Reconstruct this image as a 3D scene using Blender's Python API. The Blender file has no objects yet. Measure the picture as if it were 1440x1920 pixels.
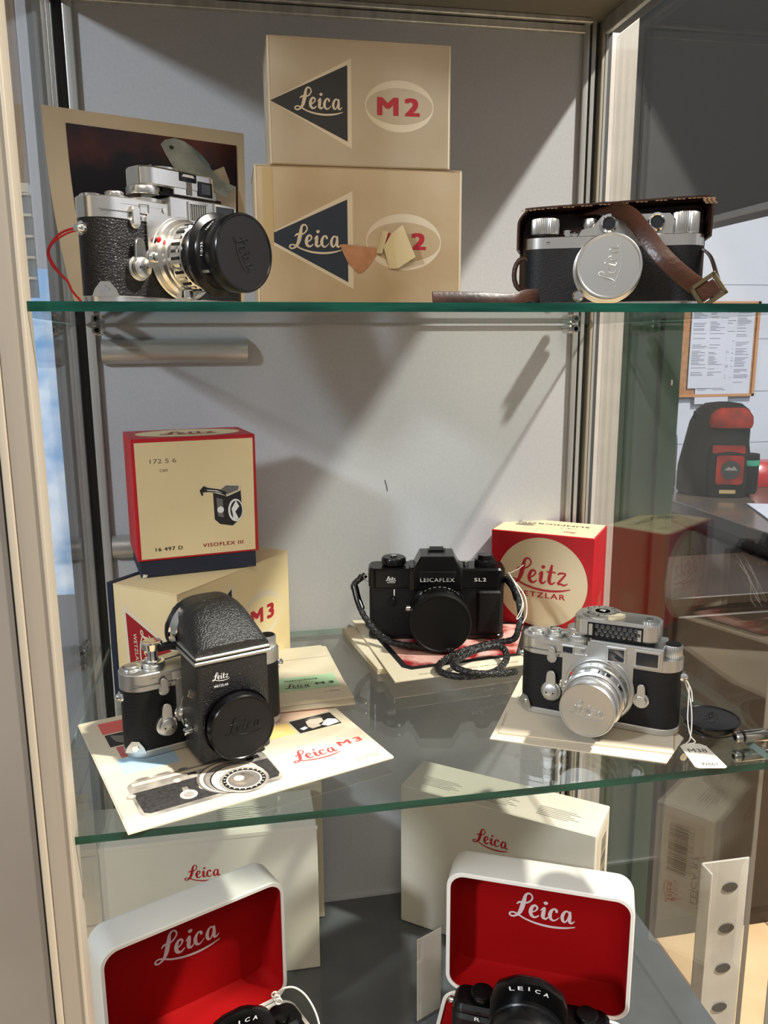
import bpy, bmesh, math, random
from mathutils import Matrix, Vector
from mathutils.geometry import tessellate_polygon
random.seed(7)
SC = bpy.context.scene
COL = SC.collection
PI = math.pi
R = math.radians

# ------------------------------------------------------------------ camera
cd = bpy.data.cameras.new('camera'); cam = bpy.data.objects.new('camera', cd); COL.objects.link(cam)
cd.sensor_fit = 'HORIZONTAL'; cd.sensor_width = 36.0; cd.lens = 36.0 * 1545.75 / 1440.0; cd.clip_start = .02
YAW, PIT, ROL = .1850, .2026, -.0056
f_ = Vector((math.sin(YAW)*math.cos(PIT), math.cos(YAW)*math.cos(PIT), -math.sin(PIT)))
r_ = Vector((math.cos(YAW), -math.sin(YAW), 0)); u_ = r_.cross(f_)
r2 = r_*math.cos(ROL) + u_*math.sin(ROL); u2 = -r_*math.sin(ROL) + u_*math.cos(ROL)
M = Matrix((r2, u2, -f_)).transposed().to_4x4(); M.translation = (.1309, -.9238, .6924)
cam.matrix_world = M
SC.camera = cam

# ------------------------------------------------------------------ world, lights, exposure
w = bpy.data.worlds.new('room_light'); SC.world = w; w.use_nodes = True
nt = w.node_tree; nt.nodes.clear()
wo = nt.nodes.new('ShaderNodeOutputWorld'); bg = nt.nodes.new('ShaderNodeBackground')
tc = nt.nodes.new('ShaderNodeTexCoord'); sx = nt.nodes.new('ShaderNodeSeparateXYZ'); cr = nt.nodes.new('ShaderNodeValToRGB')
mp = nt.nodes.new('ShaderNodeMapRange'); mp.inputs[1].default_value = -1; mp.inputs[2].default_value = 1
nt.links.new(tc.outputs['Generated'], sx.inputs[0]); nt.links.new(sx.outputs['Z'], mp.inputs[0]); nt.links.new(mp.outputs[0], cr.inputs[0])
cr.color_ramp.elements[0].color = (.12, .105, .09, 1); cr.color_ramp.elements[1].color = (.85, .86, .90, 1)
e = cr.color_ramp.elements.new(.5); e.color = (.50, .49, .48, 1)
nt.links.new(cr.outputs[0], bg.inputs[0]); bg.inputs[1].default_value = .60; nt.links.new(bg.outputs[0], wo.inputs[0])

def area(name, loc, target, size, power, color, sy=None):
    l = bpy.data.lights.new(name, 'AREA'); l.energy = power; l.color = color; l.size = size
    if sy: l.shape = 'RECTANGLE'; l.size_y = sy
    o = bpy.data.objects.new(name, l); COL.objects.link(o); o.location = loc
    d = Vector(target) - Vector(loc); o.rotation_euler = d.to_track_quat('-Z', 'Y').to_euler()
    return o
area('ceiling_lamp_right', (2.40, -1.25, 3.70), (.35, -.1, .7), .16, 470, (1, .94, .86))
area('window_light_left', (-2.6, -2.2, 2.25), (.2, -.1, .8), .30, 120, (.84, .91, 1))
area('warm_fill_front', (.1, -2.1, 2.1), (.3, -.2, .3), 1.0, 18, (1, .84, .64), .6)  # added soft warm fill above the front, not a known fitting
area('kitchen_fill_light', (2.15, .8, .93), (2.0, 2.0, .4), .5, 6, (.90, .96, 1))  # unseen light added under the bulkhead to brighten the kitchen wall
SC.view_settings.view_transform = 'Standard'; SC.view_settings.look = 'None'
SC.view_settings.gamma = 1; SC.view_settings.use_curve_mapping = False
SC.view_settings.exposure = -.15
SC.cycles.use_denoising = True; SC.cycles.max_bounces = 12; SC.cycles.transparent_max_bounces = 24
SC.cycles.glossy_bounces = 5; SC.cycles.diffuse_bounces = 3; SC.cycles.caustics_reflective = False; SC.cycles.caustics_refractive = False
SC.cycles.sample_clamp_indirect = 4

# ------------------------------------------------------------------ materials
def srgb(r, g, b):
    c = []
    for v in (r, g, b):
        v /= 255.0; c.append(v/12.92 if v <= .04045 else ((v+.055)/1.055)**2.4)
    return (*c, 1)
def mat(name, c, rough=.5, metal=0, bump=0, bscale=300, c2=None, nscale=40, spec=.5, stretch=None, kind='noise', coat=0, lo=.35, hi=.65, emit=0, detail=4):
    m = bpy.data.materials.new(name); m.use_nodes = True; t = m.node_tree; b = t.nodes['Principled BSDF']
    b.inputs['Base Color'].default_value = srgb(*c); b.inputs['Roughness'].default_value = rough
    b.inputs['Metallic'].default_value = metal; b.inputs['Specular IOR Level'].default_value = spec
    if coat: b.inputs['Coat Weight'].default_value = coat; b.inputs['Coat Roughness'].default_value = .08
    if emit: b.inputs['Emission Color'].default_value = srgb(*c); b.inputs['Emission Strength'].default_value = emit
    tcn = t.nodes.new('ShaderNodeTexCoord'); mpn = t.nodes.new('ShaderNodeMapping'); t.links.new(tcn.outputs['Object'], mpn.inputs[0])
    if stretch: mpn.inputs['Scale'].default_value = stretch
    if c2:
        n = t.nodes.new('ShaderNodeTexNoise'); n.inputs['Scale'].default_value = nscale; n.inputs['Detail'].default_value = detail
        t.links.new(mpn.outputs[0], n.inputs['Vector']); r = t.nodes.new('ShaderNodeValToRGB')
        r.color_ramp.elements[0].position = lo; r.color_ramp.elements[1].position = hi
        r.color_ramp.elements[0].color = srgb(*c); r.color_ramp.elements[1].color = srgb(*c2)
        t.links.new(n.outputs['Fac'], r.inputs[0]); t.links.new(r.outputs[0], b.inputs['Base Color'])
        if emit: t.links.new(r.outputs[0], b.inputs['Emission Color'])
    if bump:
        if kind == 'voronoi':
            n = t.nodes.new('ShaderNodeTexVoronoi'); n.feature = 'DISTANCE_TO_EDGE'; out = n.outputs['Distance']
        elif kind == 'brick':
            n = t.nodes.new('ShaderNodeTexBrick'); out = n.outputs['Fac']
        else:
            n = t.nodes.new('ShaderNodeTexNoise'); n.inputs['Detail'].default_value = 3; out = n.outputs['Fac']
        n.inputs['Scale'].default_value = bscale; t.links.new(mpn.outputs[0], n.inputs['Vector'])
        bn = t.nodes.new('ShaderNodeBump'); bn.inputs['Strength'].default_value = bump; bn.inputs['Distance'].default_value = .0006
        t.links.new(out, bn.inputs['Height']); t.links.new(bn.outputs[0], b.inputs['Normal'])
    return m
def glass(name, tint, f0=.045, power=5):
    m = bpy.data.materials.new(name); m.use_nodes = True; t = m.node_tree; t.nodes.clear()
    o = t.nodes.new('ShaderNodeOutputMaterial'); mx = t.nodes.new('ShaderNodeMixShader')
    tr = t.nodes.new('ShaderNodeBsdfTransparent'); gl = t.nodes.new('ShaderNodeBsdfGlossy')
    tr.inputs[0].default_value = (*tint, 1); gl.inputs['Roughness'].default_value = 0.0
    g = t.nodes.new('ShaderNodeNewGeometry'); dp = t.nodes.new('ShaderNodeVectorMath'); dp.operation = 'DOT_PRODUCT'
    t.links.new(g.outputs['Incoming'], dp.inputs[0]); t.links.new(g.outputs['Normal'], dp.inputs[1])
    def mm(op, a, b=None):
        n = t.nodes.new('ShaderNodeMath'); n.operation = op
        for i, v in enumerate((a, b)):
            if v is None: continue
            if isinstance(v, (int, float)): n.inputs[i].default_value = v
            else: t.links.new(v, n.inputs[i])
        return n.outputs[0]
    a = mm('ABSOLUTE', dp.outputs['Value']); k = mm('POWER', mm('SUBTRACT', 1.0, a), power)
    fac = mm('ADD', mm('MULTIPLY', k, 1-f0), f0)
    t.links.new(fac, mx.inputs[0]); t.links.new(tr.outputs[0], mx.inputs[1]); t.links.new(gl.outputs[0], mx.inputs[2])
    t.links.new(mx.outputs[0], o.inputs[0]); return m

ALU = mat('brushed_aluminium', (215, 214, 210), .38, .6, .15, 60, stretch=(1, 1, .02), c2=(188, 186, 182), nscale=80)
ALU2 = mat('matt_aluminium_frame', (150, 142, 129), .55, .25, .1, 60, stretch=(1, 1, .02), c2=(140, 132, 119), nscale=60)
ALU3 = mat('pale_aluminium_ridge', (176, 167, 150), .45, .25)
ALUP = mat('grey_side_panel', (124, 119, 112), .6, .1, c2=(112, 107, 100), nscale=5)
GROOVE = mat('dark_rubber_groove', (62, 64, 64), .55)
LAM = mat('grey_laminate_panel', (196, 197, 201), .36, 0, .05, 500, c2=(191, 192, 196), nscale=300, spec=.4)
LAMF = mat('grey_gloss_floor_panel', (92, 95, 97), .14, 0, spec=.5, c2=(86, 89, 91), nscale=20)
ROOF = mat('brown_grey_roof_panel', (120, 116, 106), .5)
SIDEG = glass('side_pane_glass', (.91, .92, .91), .05, 4.2)
SHELFG = glass('shelf_glass', (.885, .91, .895), .05, 4.2)
CLEAR = glass('clear_plastic', (.93, .93, .94), .08)
EDGE = mat('green_glass_edge', (8, 42, 36), .1, 0, c2=(20, 74, 60), nscale=14, stretch=(1, 6, 6), spec=.3, lo=.4, hi=.75)
EDGEL = mat('pale_glass_edge', (150, 175, 168), .2, 0, spec=.8)
CHROME = mat('satin_chrome', (226, 224, 218), .24, 1.0, .04, 1200)
CHROMES = mat('satin_chrome_softer', (206, 206, 203), .36, 1.0, .06, 1500)
BRIGHT = mat('polished_chrome', (240, 240, 238), .10, 1.0)
LEATHER = mat('black_vulcanite', (15, 15, 16), .38, 0, .9, 520, kind='voronoi', spec=.5)
LEATHERF = mat('fine_black_vulcanite', (13, 13, 14), .5, 0, .7, 900, kind='noise', spec=.3)
CRINKLE = mat('black_crackle_paint', (14, 14, 16), .34, 0, 1.6, 750, kind='noise', spec=.7)
BLACK = mat('black_enamel', (9, 9, 10), .24, 0, spec=.35)
BLACKM = mat('matt_black', (12, 12, 12), .5, 0, spec=.25)
BPLAST = mat('black_plastic_cap', (19, 18, 18), .38, 0, .15, 900, spec=.3)
WGLASS = mat('dark_window_glass', (28, 33, 38), .06, 0, spec=.9)
WGLASS2 = mat('frosted_window', (150, 148, 138), .3, 0, spec=.6)
CREAM = mat('cream_card', (226, 208, 172), .6, 0, .05, 300, c2=(208, 188, 150), nscale=9, lo=.3, hi=.8)
TAN = mat('aged_tan_card', (200, 186, 162), .6, 0, .08, 300, c2=(180, 163, 134), nscale=11, lo=.3, hi=.75)
TAN2 = mat('aged_tan_card_stained', (204, 184, 152), .6, 0, .12, 300, c2=(178, 152, 112), nscale=14, lo=.3, hi=.8)
PRINTCR = mat('printed_cream', (222, 208, 182), .6)
BUFF = mat('buff_card', (218, 206, 176), .6, 0, .04, 300, c2=(205, 192, 158), nscale=12)
YELCR = mat('yellowed_cream_card', (234, 214, 168), .55, 0, .04, 300, c2=(222, 198, 148), nscale=10, lo=.35, hi=.8)
WHITEC = mat('off_white_card', (228, 221, 204), .5, 0, .03, 200, c2=(218, 210, 190), nscale=6)
WHITEP = mat('white_leatherette', (238, 235, 226), .38, 0, .04, 900)
PAPER = mat('cream_paper', (212, 201, 178), .7, 0, c2=(206, 193, 168), nscale=12)
REDC = mat('red_card', (190, 22, 34), .42, 0, c2=(176, 18, 28), nscale=30)
REDT = mat('deep_red_print', (150, 18, 28), .5)
REDV = mat('red_velvet', (152, 2, 5), .8, 0, .1, 900, spec=.15)
NAVY = mat('navy_card', (22, 30, 50), .5)
NAVYP = mat('navy_print', (24, 36, 52), .5)
BLKP = mat('black_print', (26, 26, 28), .5)
GREYT = mat('grey_pencil', (110, 105, 100), .7)
REDINK = mat('red_ink', (200, 70, 72), .6)
REDDOT = mat('red_dot', (210, 20, 25), .3)
WHT = mat('white_ink', (235, 235, 232), .5)
SILVINK = mat('silver_ink', (222, 206, 204), .4)
BROWN = mat('brown_leather', (48, 27, 18), .34, 0, .5, 300, c2=(70, 40, 25), nscale=22, lo=.4, hi=.75, spec=.4)
BROWND = mat('dark_brown_leather', (32, 20, 14), .4, 0, .4, 300, c2=(60, 34, 24), nscale=30, spec=.3)
STITCH = mat('tan_stitching', (150, 116, 80), .6)
BRASS = mat('aged_brass', (112, 100, 76), .4, .8)
REDSTR = mat('red_cord', (198, 34, 38), .6)
WSTR = mat('white_string', (232, 228, 218), .7)
BRAID = mat('black_braided_cord', (16, 15, 15), .4, 0, 1.0, 500, kind='voronoi')

# ------------------------------------------------------------------ mesh builder (millimetres)
S = .001
I4 = Matrix.Identity(4)
def T(x=0, y=0, z=0): return Matrix.Translation((x, y, z))
def RX(a): return Matrix.Rotation(R(a), 4, 'X')
def RY(a): return Matrix.Rotation(R(a), 4, 'Y')
def RZ(a): return Matrix.Rotation(R(a), 4, 'Z')
def frame(o, u, v):
    u = Vector(u).normalized(); n = u.cross(Vector(v)).normalized(); v = n.cross(u)
    m = Matrix((u, v, n)).transposed().to_4x4(); m.translation = o; return m
def FRONT(x=0, y=0, z=0): return frame((x, y, z), (1, 0, 0), (0, 0, 1))   # u right, v up, normal towards -Y
def LEFTF(x=0, y=0, z=0): return frame((x, y, z), (0, -1, 0), (0, 0, 1))
def RIGHTF(x=0, y=0, z=0): return frame((x, y, z), (0, 1, 0), (0, 0, 1))
def slab(w, d, x0, x1, n=40):
    r = d/2; xs = []
    for i in range(n+1):
        t = i/n; xs.append(x0+(x1-x0)*(.5-.5*math.cos(PI*t)))
    def h(x):
        e = abs(x)-(w/2-r)
        return r if e <= 0 else math.sqrt(max(0, r*r-e*e))
    a = [(x, -h(x)) for x in xs]; b = [(x, h(x)) for x in reversed(xs)]
    pts = a+b; out = []
    for q in pts:
        if not out or math.dist(q, out[-1]) > .05: out.append(q)
    if math.dist(out[0], out[-1]) < .05: out.pop()
    return out
def rrect(w, h, r, n=6, cx=0, cy=0):
    out = []
    for (sx_, sy_, a0) in ((1, -1, -90), (1, 1, 0), (-1, 1, 90), (-1, -1, 180)):
        for i in range(n+1):
            a = R(a0+90*i/n); out.append((cx+sx_*(w/2-r)+r*math.cos(a), cy+sy_*(h/2-r)+r*math.sin(a)))
    return out
def ell(cx, cy, rx, ry, n=48, a0=0, a1=360):
    return [(cx+rx*math.cos(R(a0+(a1-a0)*i/n)), cy+ry*math.sin(R(a0+(a1-a0)*i/n))) for i in range(n if a1-a0 == 360 else n+1)]
def inset(pts, d):
    n = len(pts); out = []
    for i in range(n):
        a = Vector(pts[i-1]); b = Vector(pts[i]); c = Vector(pts[(i+1) % n])
        e1 = (b-a).normalized(); e2 = (c-b).normalized()
        n1 = Vector((-e1.y, e1.x)); n2 = Vector((-e2.y, e2.x)); m = n1+n2
        k = max(.35, m.length/2); m.normalize(); q = b+m*d/k; out.append((q.x, q.y))
    return out
def spline(pts, n=8, closed=False):
    P = [Vector(p) for p in pts]; out = []
    N = len(P); rng = range(N if closed else N-1)
    for i in rng:
        p0 = P[(i-1) % N] if (closed or i > 0) else P[0]*2-P[1]
        p1 = P[i]; p2 = P[(i+1) % N]; p3 = P[(i+2) % N] if (closed or i+2 < N) else P[-1]*2-P[-2]
        for k in range(n):
            t = k/n; out.append(.5*((2*p1)+(-p0+p2)*t+(2*p0-5*p1+4*p2-p3)*t*t+(-p0+3*p1-3*p2+p3)*t**3))
    if not closed: out.append(P[-1])
    return out
_tx = {}
def textgeo(s, bold):
    k = (s, bold)
    if k not in _tx:
        c = bpy.data.curves.new('t', 'FONT'); c.body = s; c.offset = 0; c.resolution_u = 3; c.fill_mode = 'FRONT'; c.space_character = 1.0+bold*7
        o = bpy.data.objects.new('t', c); COL.objects.link(o); bpy.context.view_layer.update()
        me = bpy.data.meshes.new_from_object(o.evaluated_get(bpy.context.evaluated_depsgraph_get()))
        vs = [tuple(v.co[:2]) for v in me.vertices]; fs = [tuple(p.vertices) for p in me.polygons]
        bpy.data.objects.remove(o); bpy.data.curves.remove(c); bpy.data.meshes.remove(me)
        x0 = min(v[0] for v in vs); x1 = max(v[0] for v in vs); y0 = min(v[1] for v in vs); y1 = max(v[1] for v in vs)
        _tx[k] = ([((v[0]-(x0+x1)/2)/(x1-x0), (v[1]-(y0+y1)/2)/(y1-y0)) for v in vs], fs)
    return _tx[k]
# script lettering: strokes of (x, y, width)
LL = [[(.40, .66, .04), (.55, .80, .12), (.85, .80, .10), (1.08, .92, .09), (1.22, 1.14, .09), (1.16, 1.34, .09), (1.0, 1.40, .11), (.86, 1.26, .15), (.79, .95, .22), (.70, .55, .25), (.58, .20, .20), (.38, -.03, .12), (.18, -.10, .10), (.05, -.02, .10), (.09, .10, .09), (.28, .14, .09), (.55, .02, .10), (.9, -.15, .10), (1.5, -.31, .12), (2.2, -.37, .13), (2.9, -.31, .11), (3.48, -.16, .05)]]
EE = [[(1.10, .30, .08), (1.36, .40, .08), (1.50, .60, .10), (1.40, .74, .12), (1.24, .66, .16), (1.15, .38, .21), (1.20, .13, .18), (1.38, .04, .12), (1.60, .18, .06)]]
II = [[(1.66, .50, .04), (1.86, .70, .12), (1.82, .40, .21), (1.80, .14, .19), (1.94, .05, .12), (2.10, .20, .05)], [(1.84, .93, .15), (1.93, .99, .19), (2.02, .95, .14)]]
CC = [[(2.50, .52, .13), (2.49, .65, .14), (2.38, .72, .10), (2.24, .60, .15), (2.16, .34, .20), (2.22, .10, .15), (2.36, .03, .10), (2.52, .12, .06), (2.64, .26, .04)]]
AA = [[(3.14, .60, .08), (3.04, .71, .09), (2.90, .62, .13), (2.80, .36, .18), (2.84, .10, .15), (2.97, .06, .09), (3.10, .30, .07), (3.19, .72, .08), (3.19, .40, .17), (3.18, .12, .16), (3.28, .04, .10), (3.44, .18, .05)]]
TT = [[(2.42, 1.16, .12), (2.34, .70, .20), (2.28, .26, .20), (2.36, .06, .14), (2.50, .08, .09), (2.62, .20, .05)], [(2.10, .72, .06), (2.35, .74, .10), (2.66, .72, .06)]]
ZZ = [[(2.74, .62, .08), (2.90, .72, .12), (3.18, .70, .10), (3.0, .42, .12), (2.78, .12, .13), (2.95, .10, .12), (3.12, .05, .11), (3.32, .16, .05)]]
SCRIPT = {'Leica': LL+EE+II+CC+AA, 'Leitz': LL+EE+II+TT+ZZ}

class MB:
    def __init__(s): s.V = []; s.F = []; s.MI = []; s.SM = []; s.mats = []
    def mi(s, m):
        if m not in s.mats: s.mats.append(m)
        return s.mats.index(m)
    def add(s, vs, fs, m, M=I4, smooth=False):
        b = len(s.V); s.V += [tuple(M @ Vector(v)) for v in vs]; i = s.mi(m)
        for f in fs: s.F.append(tuple(b+k for k in f)); s.MI.append(i); s.SM.append(smooth)
        return s
    def box(s, x0, x1, y0, y1, z0, z1, m, bev=0, M=I4):
        if x1 < x0: x0, x1 = x1, x0
        if bev:
            pts = [(x0, y0), (x1, y0), (x1, y1), (x0, y1)]
            o = rrect(x1-x0, y1-y0, bev, 3, (x0+x1)/2, (y0+y1)/2)
            return s.prism(o, z0, z1, m, M, ch=bev*.7)
        vs = [(x, y, z) for z in (z0, z1) for (x, y) in ((x0, y0), (x1, y0), (x1, y1), (x0, y1))]
        return s.add(vs, [(3, 2, 1, 0), (4, 5, 6, 7), (0, 1, 5, 4), (1, 2, 6, 5), (2, 3, 7, 6), (3, 0, 4, 7)], m, M)
    def prism(s, pts, z0, z1, m, M=I4, ch=0, mtop=None, smooth=True):
        n = len(pts); L = []
        if ch: L = [(inset(pts, ch), z0), (pts, z0+ch), (pts, z1-ch), (inset(pts, ch), z1)]
        else: L = [(pts, z0), (pts, z1)]
        vs = [(p[0], p[1], z) for (q, z) in L for p in q]
        for k in range(len(L)-1):
            pass
        side = [(k*n+i, k*n+(i+1) % n, (k+1)*n+(i+1) % n, (k+1)*n+i) for k in range(len(L)-1) for i in range(n)]
        s.add(vs, side, m, M, smooth)
        s.flat(L[0][0], m, M @ T(0, 0, z0), flip=True); s.flat(L[-1][0], mtop or m, M @ T(0, 0, z1))
        return s
    def flat(s, pts, m, M=I4, flip=False):
        tri = tessellate_polygon([[Vector((p[0], p[1], 0)) for p in pts]])
        A = sum(pts[i-1][0]*pts[i][1]-pts[i][0]*pts[i-1][1] for i in range(len(pts)))
        fs = []
        for t in tri:
            a, b, c = (Vector(pts[k]) for k in t)
            cr_ = (b.x-a.x)*(c.y-a.y)-(b.y-a.y)*(c.x-a.x)
            t = tuple(t) if cr_ > 0 else tuple(reversed(t))
            fs.append(tuple(reversed(t)) if flip else t)
        return s.add([(p[0], p[1], 0) for p in pts], fs, m, M)
    def lathe(s, prof, m, M=I4, n=56, knurl=None):
        # prof: (r, z[, material]); knurl: {segment index: (count, amplitude)}
        rings = []; vs = []
        kn = knurl or {}
        if kn: n = 2*list(kn.values())[0][0]
        for k, p in enumerate(prof):
            r, z = p[0], p[1]; ring = []
            if r <= 1e-6: ring = [len(vs)]; vs.append((0, 0, z))
            else:
                am = max([kn[j][1] for j in (k-1, k) if j in kn] + [0])
                for i in range(n):
                    rr = r-(am if i % 2 else 0); a = 2*PI*i/n; ring.append(len(vs)); vs.append((rr*math.cos(a), rr*math.sin(a), z))
            rings.append(ring)
        by = {}
        for k in range(len(prof)-1):
            a, b = rings[k], rings[k+1]; mm = prof[k][2] if len(prof[k]) > 2 else m; L = by.setdefault(mm, [])
            if len(a) == 1 and len(b) == 1: continue
            for i in range(n):
                j = (i+1) % n
                if len(a) == 1: L.append((a[0], b[j], b[i]))
                elif len(b) == 1: L.append((a[i], a[j], b[0]))
                else: L.append((a[i], a[j], b[j], b[i]))
        for mm, L in by.items():
            # sharp profile corners need their own vertices
            for f in L:
                pass
            used = sorted({v for f in L for v in f}); mp_ = {v: i for i, v in enumerate(used)}
            s.add([vs[v] for v in used], [tuple(mp_[v] for v in f) for f in L], mm, M, True)
        return s
    def cyl(s, r, z0, z1, m, M=I4, ch=.4, n=40, mtop=None, knurl=None):
        p = [(0, z0), (r-ch, z0), (r, z0+ch), (r, z1-ch), (r-ch, z1, mtop or m), (0, z1)]
        return s.lathe(p, m, M, n, {2: knurl} if knurl else None)
    def tube(s, pts, r, m, n=8, closed=False, M=I4, sq=None):
        P = [Vector(p) for p in pts]; N = len(P); vs = []; prev = None
        for i in range(N):
            t = (P[(i+1) % N]-P[i-1]) if (closed or 0 < i < N-1) else (P[1]-P[0] if i == 0 else P[-1]-P[-2])
            t.normalize()
            if prev is None: a = t.orthogonal().normalized()
            else: a = (prev-t*prev.dot(t)).normalized()
            prev = a; b = t.cross(a); rr = r(i/(N-1)) if callable(r) else r
            for k in range(n):
                q = 2*PI*k/n; vs.append(P[i]+a*rr*math.cos(q)+b*rr*math.sin(q))
        fs = [(i*n+k, i*n+(k+1) % n, ((i+1) % N)*n+(k+1) % n, ((i+1) % N)*n+k) for i in range(N if closed else N-1) for k in range(n)]
        if not closed: fs += [tuple(reversed(range(n))), tuple((N-1)*n+k for k in range(n))]
        return s.add(vs, fs, m, M, True)
    def band(s, pts, side, wd, th, m, M=I4):
        # flat strap along pts; side = width direction (vector or list of vectors)
        P = [Vector(p) for p in pts]; N = len(P); vs = []
        for i in range(N):
            t = (P[min(i+1, N-1)]-P[max(i-1, 0)]).normalized(); w_ = side(i/(N-1)) if callable(side) else Vector(side)
            w_ = (w_-t*w_.dot(t)).normalized(); nn = t.cross(w_).normalized()
            for (a, b) in ((-.5, -.3), (-.42, -.5), (.42, -.5), (.5, -.3), (.5, .3), (.42, .5), (-.42, .5), (-.5, .3)):
                vs.append(P[i]+w_*wd*a+nn*th*b)
        fs = [(i*8+k, i*8+(k+1) % 8, (i+1)*8+(k+1) % 8, (i+1)*8+k) for i in range(N-1) for k in range(8)]
        fs += [tuple(reversed(range(8))), tuple((N-1)*8+k for k in range(8))]
        return s.add(vs, fs, m, M)
    def text(s, t, cx, cy, wd, h, m, M=I4, bold=0):
        vs, fs = textgeo(t, bold); d = bold*h*1.5
        for k, (dx, dy) in enumerate([(0, 0)] if not bold else [(0, 0), (-d, -d*.5), (d, -d*.5), (-d, d*.5), (d, d*.5)]):
            s.add([(cx+v[0]*(wd-2*d)+dx, cy+v[1]*(h-d)+dy, .012*k) for v in vs], fs, m, M)
        return s
    def script(s, word, cx, cy, wd, m, M=I4, relief=0, thick=1.0):
        k = wd/3.44
        for st in SCRIPT[word]:
            P = spline([(a, b, c) for (a, b, c) in st], 5)
            pts = [(cx+(p.x-1.74)*k, cy+(p.y-.5)*k) for p in P]; ws = [p.z*k*thick for p in P]
            if relief:
                s.tube([(q[0], q[1], 0) for q in pts], lambda t_, ws=ws: max(.15, relief*ws[min(len(ws)-1, int(t_*(len(ws)-1)+.5))]), m, 6, M=M); continue
            vs = []; N = len(pts)
            for i in range(N):
                d = Vector(pts[min(i+1, N-1)])-Vector(pts[max(i-1, 0)]); d.normalize(); nn = Vector((-d.y, d.x))*ws[i]/2
                zz = .0025*i; vs += [(pts[i][0]+nn.x, pts[i][1]+nn.y, zz), (pts[i][0]-nn.x, pts[i][1]-nn.y, zz)]
            s.add(vs, [(2*i, 2*i+1, 2*i+3, 2*i+2) for i in range(N-1)], m, M)
        return s
    def build(s, name, parent=None, loc=None, rz=0, **kw):
        me = bpy.data.meshes.new(name); me.from_pydata([(v[0]*S, v[1]*S, v[2]*S) for v in s.V], [], s.F)
        for m in s.mats: me.materials.append(m)
        me.polygons.foreach_set('material_index', s.MI); me.polygons.foreach_set('use_smooth', s.SM)
        bm = bmesh.new(); bm.from_mesh(me)
        bmesh.ops.remove_doubles(bm, verts=bm.verts, dist=1e-7)
        bm.to_mesh(me); bm.free()
        me.set_sharp_from_angle(angle=R(38)); me.update()
        o = bpy.data.objects.new(name, me); COL.objects.link(o)
        if parent: o.parent = parent
        if loc is not None: o.location = loc
        if rz: o.rotation_euler = (0, 0, R(rz))
        for k, v in kw.items(): o[k] = v
        return o
def thing(name, label, cat, loc=(0, 0, 0), rz=0, group=None, rx=0):
    o = bpy.data.objects.new(name, None); o.empty_display_size = .01; COL.objects.link(o); o.location = loc; o.rotation_euler = (R(rx), 0, R(rz))
    o['label'] = label; o['category'] = cat
    if group: o['group'] = group
    return o
def mm(*p): return [tuple(c*1000 for c in q) for q in p]

# ------------------------------------------------------------------ levels of the cabinet (metres)
ZM = .362; ZT = .7179; GX = .562; GLX = -.016

# ------------------------------------------------------------------ room outside the cabinet
b = MB(); b.box(-1600, 2900, -2600, 2100, -760, -740, mat('beige_floor_tiles', (214, 186, 146), .3, 0, c2=(198, 168, 128), nscale=4))
GROUT = mat('tile_grout', (120, 100, 78), .8)
for i in range(15): b.box(-1600+i*300, -1594+i*300, -2600, 2100, -740, -739.4, GROUT)
for i in range(16): b.box(-1600, 2900, -2600+i*300, -2594+i*300, -740, -739.2, GROUT)
b.build('floor', kind='structure')
TILE = mat('white_wall_tiles', (172, 178, 192), .25)
b = MB(); b.box(-1600, 2900, 2000, 2040, -740, 2300, TILE)
TG = mat('tile_joint', (132, 138, 150), .6)
for z in (-100, 100, 300, 500, 700, 900): b.box(500, 2900, 1998.8, 2000, z-1.5, z+1.5, TG)
for i, x in enumerate((1600, 1900, 2200, 2500)):
    b.box(x+(40), x+43, 1998.8, 2000, -100, 900, TG)
b.build('wall_back', kind='structure')
b = MB(); b.box(2880, 2920, -2600, 2000, -740, 2300, TILE); b.build('wall_right', kind='structure')
b = MB(); b.box(1300, 1420, 1330, 2000, 984, 2300, mat('dark_bulkhead_paint', (50, 49, 46), .6))
b.box(1300, 1420, -300, 1330, 984, 2300, mat('dark_bulkhead_paint_2', (56, 55, 52), .6))
b.box(1285, 1300, -300, 1330, 972, 984, mat('grey_bulkhead_rim', (130, 130, 128), .5))
b.build('trim_3', kind='structure')
b = MB(); b.box(572, 619, 55, 75, -740, 2300, mat('worn_white_gloss_paint', (196, 190, 182), .45, 0, c2=(184, 178, 170), nscale=20)); b.build('trim_1', kind='structure')
GREEN = mat('dark_green_gloss_paint', (28, 72, 50), .35, 0, c2=(34, 80, 58), nscale=8)
b = MB(); b.box(640, 838, 300, 330, -740, 900, GREEN); b.box(645, 655, 292, 300, -740, 900, GREEN); b.box(806, 838, 290, 300, -740, 900, GREEN, 2)
b.box(660, 800, 299, 300, 702, 704, BLKP); b.box(803, 805, 299, 300, 480, 900, BLKP)
b.flat(rrect(3, 9, 1.4, 3), WHT, FRONT(823, 289.5, 628))
b.build('door_1', kind='structure')

COUNTER = mat('dark_worktop', (62, 60, 58), .2, 0, c2=(84, 70, 60), nscale=12)
ct = thing('kitchen_counter', 'dark worktop on a brown wooden cabinet in the room behind the right glass', 'counter', (1.5, 1.4, -.74))
b = MB(); b.box(0, 1300, -700, 590, 900, 940, COUNTER, 4); b.build('worktop', ct)
WOODB = mat('brown_cabinet_wood', (48, 35, 24), .5, 0, c2=(38, 28, 19), nscale=6)
b = MB(); b.box(40, 1300, -660, 590, 0, 900, WOODB); b.build('cabinet_body', ct)
for i in range(3):
    b = MB(); b.box(20, 40, -650+i*300, -360+i*300, 60, 860, WOODB, 3); d = b.build('door', ct)
    b = MB(); b.cyl(8, 0, 20, BRIGHT, LEFTF(20, -600+i*300, 700)); b.build('knob', d)

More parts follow.
